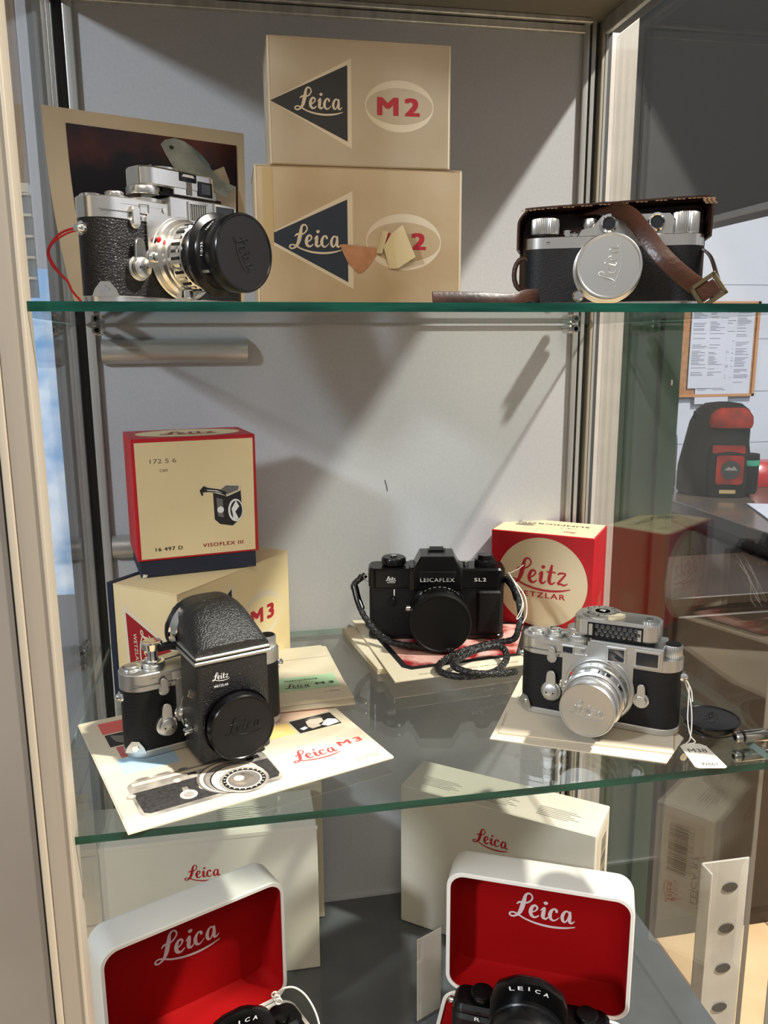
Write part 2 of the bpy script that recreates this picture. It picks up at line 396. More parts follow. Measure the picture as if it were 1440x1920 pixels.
nb = thing('noticeboard', 'cork noticeboard on the white tiled wall, covered by printed sheets', 'noticeboard', (1.98, 1.985, .64))
CORK = mat('cork', (150, 108, 72), .8, 0, c2=(130, 90, 58), nscale=60)
b = MB(); b.box(-170, 150, -2, 12, -150, 190, CORK); b.build('cork_panel', nb)
b = MB()
for (x0, x1, z0, z1) in ((-178, -166, -158, 198), (143, 155, -158, 198), (-178, 155, -158, -148), (-178, 155, 190, 198)): b.box(x0, x1, -8, 12, z0, z1, mat('wood_frame', (158, 112, 74), .6) if x0 == -178 and x1 == -166 else bpy.data.materials['wood_frame'])
b.build('frame', nb)
SHEET = mat('printed_sheet_paper', (166, 171, 186), .6); INK = mat('grey_print', (96, 100, 114), .7)
def sheet(label, x, z, wd, h, y, seed, cols):
    rnd = random.Random(seed); b = MB(); b.box(-wd/2, wd/2, 0, .6, -h/2, h/2, SHEET)
    zz = h/2-14
    while zz > -h/2+40:
        for c in range(cols):
            x0 = -wd/2+8+c*(wd-10)/cols; ln = (wd-22)/cols*rnd.uniform(.35, 1)
            if rnd.random() < .82: b.box(x0, x0+ln, -.3, 0, zz, zz+2.2, INK)
        zz -= rnd.choice((5, 5, 6, 12))
    o = b.build('paper_sheet', None, (x, y, z)); o['label'] = label; o['category'] = 'notice'; o['group'] = 'sheets on the noticeboard'
sheet('smaller printed sheet pinned over the others on the noticeboard', 1.925, .645, 150, 260, 1.975, 2, 2)
sheet('wide two-column printed sheet on the right of the noticeboard', 2.04, .64, 150, 300, 1.981, 3, 2)
sheet('printed sheet hanging lowest below the noticeboard, behind the backpack top', 1.955, .575, 140, 240, 1.978, 4, 2)

bp = thing('backpack', 'black and red backpack with a round badge, standing on the dark worktop', 'backpack', (1.69, 1.5, .2), -18)
BKF = mat('black_pack_fabric', (12, 12, 14), .8, 0, .4, 200, spec=.1); RDF = mat('red_pack_fabric', (128, 34, 24), .7, 0, .3, 200, spec=.1, c2=(84, 26, 20), nscale=25)
def blob(b, rings, m, n=28):
    vs = []
    for (z, cx, cy, rx, ry) in rings:
        for k in range(n):
            a = 2*PI*k/n; c, s_ = math.cos(a), math.sin(a); p = .75
            vs.append((cx+rx*math.copysign(abs(c)**p, c), cy+ry*math.copysign(abs(s_)**p, s_), z))
    N = len(rings); fs = [(i*n+k, i*n+(k+1) % n, (i+1)*n+(k+1) % n, (i+1)*n+k) for i in range(N-1) for k in range(n)]
    fs += [tuple(reversed(range(n))), tuple((N-1)*n+k for k in range(n))]
    b.add(vs, fs, m, I4, True)
b = MB(); blob(b, [(0, 0, 10, 108, 75), (10, 0, 10, 116, 82), (90, -4, 10, 112, 80), (170, -2, 12, 98, 72), (235, 4, 10, 92, 66), (275, 10, 8, 80, 56), (295, 10, 6, 55, 36), (300, 10, 6, 20, 14)], BKF); b.build('pack_body', bp)
b = MB(); blob(b, [(222, 22, -48, 64, 22), (236, 22, -50, 68, 24), (258, 24, -44, 66, 22), (276, 24, -34, 56, 18), (284, 24, -30, 40, 12)], RDF)
b.tube(mm((-.06, -.03, .26), (-.085, -.02, .27), (-.085, -.02, .25)), 4, BKF); b.build('top_flap', bp)
b = MB(); blob(b, [(4, 18, -62, 60, 22), (60, 18, -68, 64, 24), (140, 16, -66, 60, 20), (168, 16, -60, 56, 14)], BKF)
b.flat(rrect(84, 92, 10, 5), RDF, FRONT(18, -93, 92)); b.flat(rrect(100, 26, 6, 4), RDF, FRONT(14, -82, 156))
b.flat(ell(0, 0, 30, 30), BLKP, FRONT(20, -93.6, 92)); b.flat([(-20, -3), (-6, 9), (2, 3), (9, 11), (22, -3)], GREYT, FRONT(20, -94, 94))

b.flat(rrect(50, 12, 2, 2), mat('tan_patch', (150, 130, 90), .6), FRONT(16, -90, 22)); b.build('front_pocket', bp)
b = MB(); b.lathe([(0, 0), (24, 0), (30, 10), (31, 110), (30, 128), (0, 128)], BKF, T(86, -52, 12)); b.lathe([(31.5, 92), (32, 96), (32, 106), (31.5, 110)], mat('green_band', (40, 120, 100), .4), T(86, -52, 12)); b.build('side_pocket', bp)
wb = MB(); wb.lathe([(0, 0), (32, 0), (36, 6), (36, 150), (33, 178), (14, 205), (14, 215), (0, 215)], mat('bottle_plastic', (150, 158, 172), .15, 0, spec=.8)); wb.lathe([(16, 212), (16, 230), (0, 230)], BLKP)
o = wb.build('water_bottle', None, (1.60, 1.66, .2)); o['label'] = 'clear water bottle with a dark cap behind the backpack'; o['category'] = 'bottle'
rb = MB(); blob(rb, [(0, 0, 0, 90, 50), (20, 0, 0, 100, 56), (60, 5, 0, 92, 50), (84, 0, 0, 50, 30)], mat('glossy_red_wrapper', (150, 26, 30), .25, 0, .8, 40)); o = rb.build('food_packet', None, (1.95, 1.62, .201)); o['label'] = 'glossy red wrapped packet on the worktop beside the backpack'; o['category'] = 'packet'
pb = MB(); pb.box(-100, 100, -150, 150, 0, 4, SHEET)
o = pb.build('paper_pad', None, (1.72, 1.13, .201), -20); o['label'] = 'pale sheet of paper on the near end of the dark worktop'; o['category'] = 'paper'

cu = thing('cupboard', 'dark brown low cupboard beyond the right glass, under the reflected cartons', 'cupboard', (1.08, .69, -.74))
b = MB(); b.box(0, 400, 0, 320, 0, 850, WOODB, 3); b.box(-6, 408, -8, 330, 850, 872, WOODB, 3); b.build('cupboard_body', cu)
b = MB(); b.box(14, 386, -14, -1, 60, 830, WOODB, 4); d_ = b.build('door', cu)
b = MB(); b.cyl(9, 0, 22, BRIGHT, FRONT(40, -14, 500)); b.build('knob', d_)
# perforated white upright and bag outside the right glass
PERF = mat('scuffed_white_steel', (196, 192, 184), .5, 0, c2=(176, 172, 164), nscale=14)
HOLE = mat('dark_slot', (70, 66, 60), .7)
b = MB(); b.box(0, 70, 0, 3, 0, 700, PERF, 1); b.box(0, 3, -22, 3, 0, 700, PERF, 1)
for k in range(9): b.prism(ell(44, 660-k*62, 11, 7, 20), -.3, .5, HOLE, frame((0, -1, 0), (1, 0, 0), (0, 0, 1)) @ T(0, 0, 0))
o = b.build('slotted_upright', None, (.716, -.05, -.68)); o['label'] = 'scuffed white slotted steel upright with oval holes outside the right glass'; o['category'] = 'shelving post'

# bright things seen past the left post
b = MB(); b.box(-120, 120, -4, 4, -420, 300, mat('daylight_window', (225, 238, 255), .5, emit=1.0, c2=(120, 170, 225), nscale=9, lo=.35, hi=.6))
o = b.build('window_1', None, (-.33, 1.0, .55)); o['kind'] = 'structure'
b = MB(); b.box(-120, 120, -6, 6, 0, 420, mat('brown_board', (128, 104, 84), .7)); b.box(-120, 120, -10, -6, -14, 0, WHITEC)
for k in range(5): b.box(-120, 120, -8, 6, -18-k*34, -14-k*34, WHITEC); b.box(-120, 120, -2, 6, -48-k*34, -18-k*34, mat('slate_slat', (104, 110, 114), .5) if k == 0 else bpy.data.materials['slate_slat'])
o = b.build('blind', None, (-.3, .62, .955)); o['label'] = 'brown board with pale slatted blind below, seen through the left glass'; o['category'] = 'blind'

# ------------------------------------------------------------------ display cabinet
cab = thing('display_cabinet', 'glass-sided aluminium display cabinet with a grey back panel', 'cabinet', (0, 0, 0))
b = MB(); b.box(-3, 528, 0, 12, -20, 1040, LAM); b.tube([(305, -.2, 537), (307, -.2, 530), (308, -.2, 524)], .35, BLACKM, 5); b.build('back_panel', cab)
b = MB(); b.box(-40, 600, -430, 20, -40, 0, LAMF); b.box(-6, 535, -4, 1, 0, 3, LAM); b.build('base_panel', cab)
b = MB(); b.box(-22, 568, -400, 20, 1032, 1045, ROOF); b.build('roof_panel', cab)
b = MB()
b.box(-11, -2, -5, 8, 0, 1032, ALU, 1); b.box(-25.5, -20.5, -10, 8, 0, 1032, ALU, 1); b.box(-21, -10, 2, 12, 0, 1032, GROOVE); b.box(-44, -25, -4, 20, 0, 1032, GROOVE); b.box(-30, -26, -8, 0, 0, 1032, ALU)
b.build('corner_post', cab)
b = MB()
b.box(526.4, 533.5, -4, 8, 0, 1032, ALU, 1); b.box(533, 548, 3, 12, 0, 1032, GROOVE); b.box(536, 540.5, -4, 8, 0, 1032, ALU); b.box(547, 551, -5, 8, 0, 1032, ALU3, 1); b.box(551, 562, 2, 20, 0, 1032, GROOVE); b.box(553, 556, -2, 4, 0, 1032, ALU)
b.build('corner_post', cab)
b = MB()
b.box(-1.5, 14.8, -392, -372, -40, 1032, ALU2, 1); b.box(-6.5, -1.5, -393, -372, -40, 1032, ALU3, 1); b.box(12.6, 15, -393, -372, -40, 1032, ALU3, .6); b.box(-8, -6.5, -388, -372, -40, 1032, GROOVE)
b.box(-80, -8, -391, -380, -40, 1032, ALUP)
b.build('corner_post', cab)
b = MB(); b.box(574, 600, -402, -370, -40, 1032, ALU2, 2); b.box(571, 574, -396, -376, -40, 1032, ALU3); b.build('corner_post', cab)
b = MB(); b.box(-2, 527, -7, 8, 1018, 1026, ALU, 1); b.box(-2, 533, -12, 8, 1027, 1032, ALU, 1); b.build('top_rail', cab)
b = MB(); b.box(545, 551, -372, -14, 1016, 1032, ALU, 1); b.box(551, 566, -372, -8, 1020, 1032, GROOVE); b.build('top_rail', cab)
b = MB(); b.box(-12, -2, -372, -14, 1020, 1032, ALU, 1); b.box(-22, -12, -372, -8, 1020, 1032, GROOVE); b.build('top_rail', cab)
b = MB(); b.box(GX*1000, GX*1000+4, -350, -8, 0, 1016, SIDEG)
b.box(GX*1000, GX*1000+4, -351, -350, 0, 1016, mat('smoked_glass_edge', (120, 112, 98), .2)); b.build('side_pane', cab)
b = MB(); b.box(GLX*1000-4, GLX*1000, -372, -8, 0, 1016, SIDEG); b.build('side_pane', cab)

def shelf(label, z):
    b = MB(); x0, x1, y0, y1 = -11.4, 552, -385, -3
    vs = [(x, y, zz) for zz in (-6, 0) for (x, y) in ((x0, y0), (x1, y0), (x1, y1), (x0, y1))]
    b.add(vs, [(3, 2, 1, 0), (4, 5, 6, 7)], SHELFG); b.add(vs, [(0, 1, 5, 4)], EDGE); b.add(vs, [(1, 2, 6, 5), (2, 3, 7, 6), (3, 0, 4, 7)], EDGEL)
    o = b.build('glass_shelf', None, (0, 0, z)); o['label'] = label; o['category'] = 'shelf'; o['group'] = 'glass shelves'
    return o
shelf('upper glass shelf with a dark green front edge, under the tan cartons', ZT)
shelf('lower glass shelf carrying the brochures and the silver camera', ZM)
STEEL = mat('machined_steel', (190, 188, 182), .2, 1)
def support(label, x, y, z, axis):
    t = thing('shelf_support', label, 'shelf support', (x, y, z), 0, 'shelf supports')
    for s_ in (1, -1):
        b = MB(); Mx = FRONT(0, 0, 8.5*s_) if axis == 'y' else (RIGHTF(0, 0, 8.5*s_) @ RX(0) if axis == 'r' else LEFTF(0, 0, 8.5*s_))
        if axis == 'r': Mx = LEFTF(0, 0, 8.5*s_)
        if axis == 'l': Mx = RIGHTF(0, 0, 8.5*s_)
        b.lathe([(5.2, -16), (5.2, 6), (4.2, 6.5, BLACKM), (4.2, 9), (5, 9), (5, 13), (4, 14), (2.4, 14, BLACKM), (2.2, 11, BLACKM), (0, 11)], STEEL, Mx, 24)
        b.build('bolt', t)
support('steel twin-bolt support at the left end of the upper shelf', .005, -.028, ZT-.003, 'y')
support('steel twin-bolt support at the right end of the upper shelf', .514, -.028, ZT-.003, 'y')
support('steel twin-bolt support by the price tag, at the right of the lower shelf', .549, -.352, ZM-.003, 'r')
support('steel twin-bolt support behind the cream and navy carton, lower shelf', .003, -.028, ZM-.003, 'y')
support('steel twin-bolt support behind the red and cream lens carton, lower shelf', .518, -.02, ZM-.003, 'y')

def tubebar(label, x0, x1, z):
    b = MB(); b.prism(ell(0, 0, 12.8, 13, 40, 90, 270)+[], 0, (x1-x0), mat('satin_tube', (196, 194, 190), .38, .7) if 'satin_tube' not in bpy.data.materials else bpy.data.materials['satin_tube'], frame((0, 0, 0), (0, 1, 0), (0, 0, 1)))
    o = b.build('aluminium_tube', None, (x0/1000, -.0005, z)); o['label'] = label; o['category'] = 'tube'; o['group'] = 'half-round tubes on the back panel'
tubebar('long half-round aluminium tube on the back panel under the upper shelf', 3.5, 154, .6845)
tubebar('lower half-round aluminium tube, mostly hidden behind the red-edged carton', 0, 150, .4735)

# ------------------------------------------------------------------ rangefinder cameras
def m_camera(label, loc, rz, kind, group=None):
    t = thing('film_camera', label, 'camera', loc, rz, group)
    w_, d_ = 138, 33.5
    LEA = LEATHER if kind == 'M2' else LEATHERF; CH = CHROME if kind == 'M2' else CHROMES
    lx = 3
    b = MB(); b.prism(slab(w_, d_, -69, 69), 0, 6, CH, ch=.8)
    b.flat(ell(0, 0, 5, 5, 24), BRIGHT, frame((-62, -12.2, 8), (.82, -.57, 0), (0, 0, 1)))
    b.prism([(-9, 0), (9, 0), (7, 5), (3, 10), (-3, 10), (-7, 5)], 0, .8, CH, frame((-62.5, -13.2, 5), (.8, -.6, 0), (0, 0, 1)))
    b.cyl(3, 0, 1.2, BRIGHT, frame((-62.8, -13.6, 9), (.8, -.6, 0), (0, 0, 1)), .3, 20)
    b.build('base_plate', t)
    b = MB(); b.prism(slab(w_-1, d_-1, -68.5, 68.5), 6, 57.5, LEA); b.build('body', t)
    b = MB(); b.prism(slab(w_, d_, -69, 69), 57, 67, CH)
    b.prism(slab(w_, d_, -69, -6), 66, 71, CH, ch=.6)
    b.prism(slab(w_, d_, -6, 54), 66, 77, CH, ch=.8)
    b.box(-8, 54, -18.6, -16.4, 58.5, 76, CH, .4)
    b.prism(rrect(60, 37, 3, 4, 1, 44), 0, 1.8, CH, FRONT(0, -16.6, 0)); b.lathe([(30, 0), (30, 1.2), (29, 2), (0, 2)], CH, FRONT(lx, -16.8, 34))
    if kind != 'M2': b.box(-31, -10, -17.6, -16.6, 62, 68.5, CH, .3)
    b.box(-66, -10, -17.15, -16.6, 61.2, 61.8, GROOVE)
    b.lathe([(2, 0), (2, .6), (0, .6)], BRIGHT, FRONT(-12, -17.4, 66), 16); b.build('top_plate', t)
    def win(x0, x1, z0, z1, nm, g, y=-18.6, fr=1.6):
        b = MB()
        for (a, c, e_, f2) in ((x0-fr, x1+fr, z0-fr, z0), (x0-fr, x1+fr, z1, z1+fr), (x0-fr, x0, z0, z1), (x1, x1+fr, z0, z1)): b.box(a, c, y-1.4, y+.4, e_, f2, CH, .2)
        b.box(x0, x1, y-.3, y+.2, z0, z1, g)
        if g is WGLASS2:
            for k in range(7): b.box(x0+.6+k*(x1-x0)/7, x0+1.1+k*(x1-x0)/7, y-.9, y-.3, z0, z1, CH)
        b.build(nm, t)
    if kind == 'M2':
        win(-33, -26, 62, 68, 'rangefinder_window', WGLASS, -16.4, .3); win(9, 24, 61.5, 73, 'illumination_window', WGLASS2); win(34, 52, 61.5, 74, 'viewfinder_window', WGLASS)
    elif kind == 'M3':
        win(-29, -20.5, 62.5, 68, 'rangefinder_window', WGLASS, -17.4, 1); win(10, 23, 62, 72.5, 'illumination_window', WGLASS); win(33, 50.5, 61.5, 73, 'viewfinder_window', WGLASS)
    else:
        win(36, 50, 62, 73, 'viewfinder_window', WGLASS)
    # rewind knob
    b = MB(); b.cyl(7.6, 67, 77.5, CH, T(60, 0, 0), .5, 56, knurl=(36, .5)); b.cyl(6.4, 77.4, 78, BLACKM, T(60, 0, 0), .1); b.build('rewind_knob', t)
    # dials
    b = MB(); b.cyl(8, 71, 73, BRIGHT, T(-58, 2, 0)); b.cyl(5, 73, 73.8, CH, T(-58, 2, 0)); b.build('frame_counter', t)
    b = MB(); b.cyl(9.5, 71, 73.5, CH, T(-41, 0, 0)); b.cyl(6.5, 73.5, 76.5, CH, T(-41, 0, 0), .4, 40, knurl=(30, .3)); b.lathe([(5.5, 76.4), (4.5, 77.2), (2.5, 76.2, BLACKM), (0, 76)], BRIGHT, T(-41, 0, 0)); b.build('shutter_release', t)
    b = MB(); b.prism([(-41, -3), (-14, 3), (-12, 9), (-20, 12), (-41, 6)], 73.5, 75, CH, ch=.3); b.build('advance_lever', t)
    # levers on the front
    b = MB(); LM = FRONT(-38, -16.3, 25)
    b.lathe([(8.8, 0), (8.8, 3), (8, 3.6), (0, 3.6)], CH, LM @ T(0, 0, 0), 40)
    tp = [(-4.5, 24)]; b.prism([(-5, 0), (5, 0), (4, 15)] + [(3.8*math.cos(R(a)), 16+3.8*math.sin(R(a))) for a in range(0, 181, 20)] + [(-4, 15)], 3.2, 5.6, CH, LM, ch=.4)
    b.lathe([(7, 5), (7, 7.2), (6.2, 7.8), (0, 7.8)], CH, LM, 40); b.lathe([(.8, 7.9), (0, 7.9)], BLACKM, LM @ T(-3, 0, 0), 10); b.lathe([(.8, 7.9), (0, 7.9)], BLACKM, LM @ T(3, 0, 0), 10); b.build('self_timer_lever', t)
    b = MB(); LM = FRONT(-38.5, -16.6, 59.5)
    b.lathe([(4.4, 0), (4.4, 2), (3.8, 2.5), (0, 2.5)], CH, LM @ T(0, -4, 0), 28); b.prism(rrect(6, 13, 2.9, 5), 2, 3.6, CH, LM @ T(0, 0, 0), ch=.3)
    b.text('R', 6, -1, 2, 2.4, BLACKM, LM @ T(0, 0, .4)); b.build('rewind_release', t)
    if kind == 'M3':
        b = MB(); LM = FRONT(38.5, -16.3, 30)
        b.lathe([(6.8, 0), (6.8, 2.5), (6.2, 3), (0, 3)], CH, LM, 36); b.prism([(-4, 0), (4, 0), (3, 13), (1.5, 15), (-1.5, 15), (-3, 13)], 2.4, 4.6, CH, LM, ch=.4); b.lathe([(4.6, 4.4), (4.4, 5.6), (0, 5.6)], CH, LM, 30); b.build('frame_selector_lever', t)
    b = MB(); LM = FRONT(-24.5, -16.3, 33)
    b.lathe([(6.6, 0), (6.6, 1.6), (5.2, 2), (4.8, .8), (3.6, .8), (3.6, 3.6), (2.8, 4.2), (0, 4.2)], BRIGHT, LM, 32); b.build('lens_release', t)
    for sx_ in (-1, 1):
        b = MB(); q = Matrix.Rotation(PI if sx_ < 0 else 0, 4, 'Z') @ T(68.5, 0, 50) @ RY(90)
        b.lathe([(4.8, -1), (4.8, 1), (3.4, 1.6), (2, 4), (2.6, 5), (0, 5.4)], BRIGHT, q, 24); b.build('strap_lug', t)
    L = FRONT(lx, -18.5, 34)
    if kind == 'M3':
        b = MB(); b.lathe([(27, 0), (27, 3), (26, 4), (25.5, 6), (25.5, 13), (24.4, 14), (24.4, 18), (25, 19), (25, 26), (23, 27, BLACKM), (22.8, 28), (22.8, 33), (21.8, 34), (21.8, 41), (0, 41)], CHROMES, L, 72)
        for k in range(12):   # scalloped focusing ring
            a = R(k*30); b.prism(ell(0, 0, 4.2, 1.1, 14), 19.5, 25.5, BRIGHT, L @ Matrix.Rotation(a, 4, 'Z') @ T(0, 24.6, 0))
        for k in range(9): b.text(('1', '1.2', '1.5', '2', '3', '5', '10', '8', '16')[k], 0, 0, 2.2, 1.5, BLACKM, L @ Matrix.Rotation(R(-48+12*k), 4, 'Z') @ T(0, 25.56, 9) @ RX(-90) @ RZ(0))
        b.build('lens_barrel', t)
        b = MB(); b.lathe([(22.4, 36), (23, 37), (23, 46.5), (22.4, 47.6), (21.6, 47.6), (21.2, 47), (0, 47)], CHROMES, L, 72); b.script('Leica', 0, 0, 28, CHROMES, L @ T(0, 0, 47.0) @ RZ(-3), relief=.7)
        b.build('lens_cap', t)
        b = MB(); b.lathe([(1.6, 0), (1.6, 1.4), (0, 2)], REDDOT, L @ T(-22.5, 12, 3.4), 14); b.build('alignment_dot', t)
    elif kind == 'M2':
        b = MB(); b.lathe([(27, 0), (27, 3), (26, 4), (25, 5), (25, 9), (24, 10), (24, 14), (23.6, 15), (23.6, 21), (22, 22, BLACK), (22, 34)], CHROME, L, 72, None)
        for k in range(30): b.box(-1.1, 1.1, -.5, .7, 15.5, 23.5, BRIGHT if k % 2 else BLACKM, M=L @ RZ(k*12) @ T(0, 23.3, -2))
        b.cyl(5, -3, 3, BRIGHT, L @ T(-8, -26, 11) @ RX(90), .5, 24)
        b.build('lens_barrel', t)
        L = L @ T(0, 0, 8)
        b = MB(); b.lathe([(22, 20), (24, 21), (26, 25), (28.4, 28), (28.8, 29), (28.4, 30), (24.4, 32), (23.6, 34), (23.6, 42), (26, 46), (26, 46.6), (22, 46.6), (22, 24)], BLACK, L, 72)
        b.text('1:2/35', 0, 0, 9, 2.2, WHT, L @ RZ(85) @ T(0, 23.8, 38) @ RX(-90)); b.text('LEITZ', 0, 0, 10, 1.8, WHT, L @ RZ(40) @ T(0, 23.8, 38) @ RX(-90)); b.box(-1, 1, -1, 1, 36, 45, BRIGHT, M=L @ RZ(120) @ T(0, 24.4, 0)); b.build('lens_hood', t)
        b = MB(); b.lathe([(25.4, 43), (26.2, 44), (26.6, 54), (26, 55.4), (25, 55.4), (24.4, 54.8, BPLAST), (0, 54.8)], BLACK, L, 80); b.script('Leica', 0, 0, 27, BLACK, L @ T(0, 0, 54.8) @ RZ(-60), relief=.34); b.build('lens_cap', t)
        b = MB(); b.lathe([(2, 0), (2, 1.6), (0, 2.4)], REDDOT, L @ T(-24.6, 11, -6), 14); b.build('alignment_dot', t)
    return t
def meter(parent, kind):
    CH = CHROME if kind == 'M2' else CHROMES
    b = MB(); b.box(-12, 46, -13, 12, 77, 80, BLACKM, 1)
    if kind == 'M2':
        b.prism(rrect(68, 26, 9, 8, 8, -1), 83, 96, CH, ch=1.2); b.box(0, 40, -13.6, 10, 79, 85, CH, .6); b.box(-8, 1, -11, 8, 77, 83, BLACKM)
        b.box(5, 21, -14.6, -10, 89, 95, BLACK, .6); b.flat([(-6, -.8), (6, -.8), (4.5, 1), (-4.5, 1)], WHT, FRONT(13, -14.7, 93)); b.box(11.5, 16.5, -14.2, -10, 80, 89, mat('grey_slot', (120, 116, 110), .4)); b.box(22, 36, -14.4, -10, 80.5, 91, BLACK, .5); b.box(25, 33.5, -14.7, -11, 82.5, 89.5, WGLASS)
        o = b.build('light_meter', parent)
        b = MB(); b.cyl(12, 77, 82.5, CH, T(-18, -2, 0), .5, 56, knurl=(48, .4)); b.cyl(13, 71, 74, CH, T(-18, -2, 0)); b.build('coupling_dial', o)
        b = MB(); b.cyl(12, 96, 98, CH, T(0, 0, 0)); b.cyl(5, 96, 97.4, CH, T(32, -3, 0)); b.lathe([(1.4, 0), (1.4, 1.6), (0, 2)], BRIGHT, T(-14, -6, 96), 12); b.build('meter_dial', o)
    else:
        b.prism(rrect(72, 31, 10, 8, 14, -1), 80, 96, CH, ch=1.6)
        b.box(-9, 37, -17.4, -12, 80.5, 93, BLACK, .4)
        for r_i in range(3):
            for c_i in range(8): b.lathe([(2.2, 0), (1.6, .9), (0, 1.2)], mat('honeycomb_lens', (60, 62, 64), .05, 0, spec=1) if 'honeycomb_lens' not in bpy.data.materials else bpy.data.materials['honeycomb_lens'], FRONT(-1+c_i*4.6+(r_i % 2)*2.3, -17.3, 83.4+r_i*3.4), 10)
        b.box(-8, -4.5, -18, -16, 81.5, 91.5, CH, .3); b.box(32.5, 35.8, -18, -16, 81.5, 91.5, CH, .3)
        o = b.build('light_meter', parent)
        b = MB(); b.cyl(17, 96, 97.6, CH, T(0, 1, 0), .4, 56); b.cyl(13, 97.6, 98.4, CHROMES, T(0, 1, 0)); b.cyl(3, 98.4, 99, BRIGHT, T(0, 1, 0))
        for k in range(14): b.box(-.4, .4, 10, 14 if k % 2 else 12.5, 97.65, 98.5, BLACKM, M=T(0, 1, 0) @ RZ(k*25))
        b.prism([(18*math.cos(R(a)), 18*math.sin(R(a))) for a in range(-70, -9, 6)]+[(12*math.cos(R(a)), 12*math.sin(R(a))) for a in range(-10, -71, -6)], 96.1, 98.8, mat('ivory_scale', (226, 214, 180), .4), T(2, 1, 0)); b.build('meter_dial', o)
        b = MB(); b.cyl(7, 95.8, 97.6, CH, T(40, -4, 0), .3, 40, knurl=(24, .5)); b.cyl(4, 97.6, 98.2, BRIGHT, T(40, -4, 0)); b.build('battery_cover', o)
        b = MB(); b.cyl(9.5, 71, 76.5, CH, T(-19, -3, 0), .5, 56, knurl=(44, .5)); b.cyl(8, 76.5, 79, BRIGHT, T(-19, -3, 0)); b.cyl(10, 79, 83, CH, T(-19, -3, 0), .5, 56, knurl=(44, .5)); b.build('coupling_dial', o)

# ================================================================== UPPER SHELF
c = m_camera('silver camera with a black lens hood and cap, left end of the upper shelf', (.0920, -.302, ZT), 42, 'M2', 'film cameras')
meter(c, 'M2'); c.scale = (.945, .945, .945)

def spl3(pts, n=6): return spline([Vector(p)*1000 for p in pts], n)
b = MB(); b.tube(spl3([(.0494, -.33, .7631), (.046, -.335, .7658), (.0378, -.335, .7663), (.0267, -.33, .7627), (.0193, -.33, .7526), (.0218, -.33, .7425), (.0303, -.335, .7338), (.0339, -.34, .7267), (.040, -.345, .7197)]), .75, REDSTR, 8)
b.tube(spl3([(.052, -.328, .762), (.0446, -.337, .7648), (.0351, -.34, .763), (.0239, -.335, .7571), (.0197, -.33, .7499), (.0254, -.33, .7385), (.0312, -.335, .7321), (.0339, -.34, .7262)]), .65, REDSTR, 8)
b.tube([(44, -338, 766), (47, -333, 760), (51, -330, 761), (50, -332, 766)], .9, REDSTR, 8, closed=True); b.tube([(49, -333, 763), (53, -331, 759)], .9, REDSTR, 8)
o = b.build('wrist_cord'); o['label'] = 'thin red cord tied to the lug of the left camera on the upper shelf'; o['category'] = 'cord'

def carton_m2(name, label, x, y, z, w_, h, d, MT, tri, inner, logo, oval, num, INKM, torn=False):
    t = thing(name, label, 'carton', (x, y, z), 0, 'tan camera cartons')
    b = MB(); b.box(0, w_, 0, d, 0, h, MT, 1.2)
    F = lambda k: FRONT(0, -.12*k, 0)
    b.flat(tri, PRINTCR, F(1)); b.flat(inner, INKM, F(2)); b.script('Leica', *logo, PRINTCR, F(3))
    (ox, oz, rx, rz_) = oval
    b.flat(ell(ox, oz, rx, rz_), PRINTCR, F(1)); b.flat(ell(ox, oz, rx-1, rz_*.70), MT, F(2))
    if num: b.text(num[0], *num[1:5], mat('print_red', (178, 34, 48), .5) if 'print_red' not in bpy.data.materials else bpy.data.materials['print_red'], F(3), .05)
    b.build('box', t)
    b = MB(); b.box(-.6, w_+.6, -.5, d+.5, h-.7, h+.5, MT, .5); b.box(-.6, 1.0, -.5, 1.0, 0, h, PRINTCR, .3); b.box(w_-1, w_+.6, -.5, 1, 0, h, PRINTCR, .3)
    if torn: b.box(6, 14, -.35, -.1, 55, h-2, mat('old_tape', (198, 172, 124), .3))
    b.build('lid_edge', t)
    if torn:
        b = MB(); b.prism([(69.6, 55.4), (72, 56.5), (84, 55), (100.4, 53.7), (101, 48), (93.3, 38), (89, 34), (84.9, 32.9), (76, 41), (72, 49)], 0, .5, mat('torn_pink_paper', (196, 142, 106), .8, 0, .3, 200, c2=(176, 124, 84), nscale=90), FRONT(0, -.5, 0)); b.build('torn_patch', t)
        TP = mat('folded_paper', (214, 196, 152), .6, 0, .3, 60)
        b = MB(); FO = [((113.4, 65.6, 2), (121.8, 71.9, 9), (133.5, 46.2, 7), (119, 37, 3)), ((113.4, 65.6, 2), (119, 37, 3), (111.9, 36.7, 1), (106, 54, 5))]
        for q in FO:
            vs = [(p[0], p[1], p[2]) for p in q]+[(p[0], p[1], p[2]-.5) for p in q]; b.add(vs, [(0, 1, 2, 3)[::-1], (4, 5, 6, 7), (0, 1, 5, 4), (1, 2, 6, 5), (2, 3, 7, 6), (3, 0, 4, 7)], TP, FRONT(0, 0, 0))
        for q in [((105.6, 68.5, 1), (110.2, 66.5, 5), (105, 49, 4), (100.5, 49.3, 1))]:
            vs = [(p[0], p[1], p[2]) for p in q]+[(p[0], p[1], p[2]-.5) for p in q]; b.add(vs, [(0, 1, 2, 3)[::-1], (4, 5, 6, 7), (0, 1, 5, 4), (1, 2, 6, 5), (2, 3, 7, 6), (3, 0, 4, 7)], TP, FRONT(0, 0, 0))
        b.build('folded_tape', t)
    return t
carton_m2('camera_carton', 'large tan M2 carton with torn paper on its front, standing on the upper shelf', .1603, -.2, ZT, 175, 117.5, 80, TAN2,
          [(3, 60.4), (80.7, 99.2), (80.6, 19.6)], [(6, 61.3), (76.1, 92.4), (76.1, 25.3)], (48.5, 60, 44), (124.6, 58.8, 33, 23.2), ('M2', 126, 59.5, 36, 14), NAVYP, True)
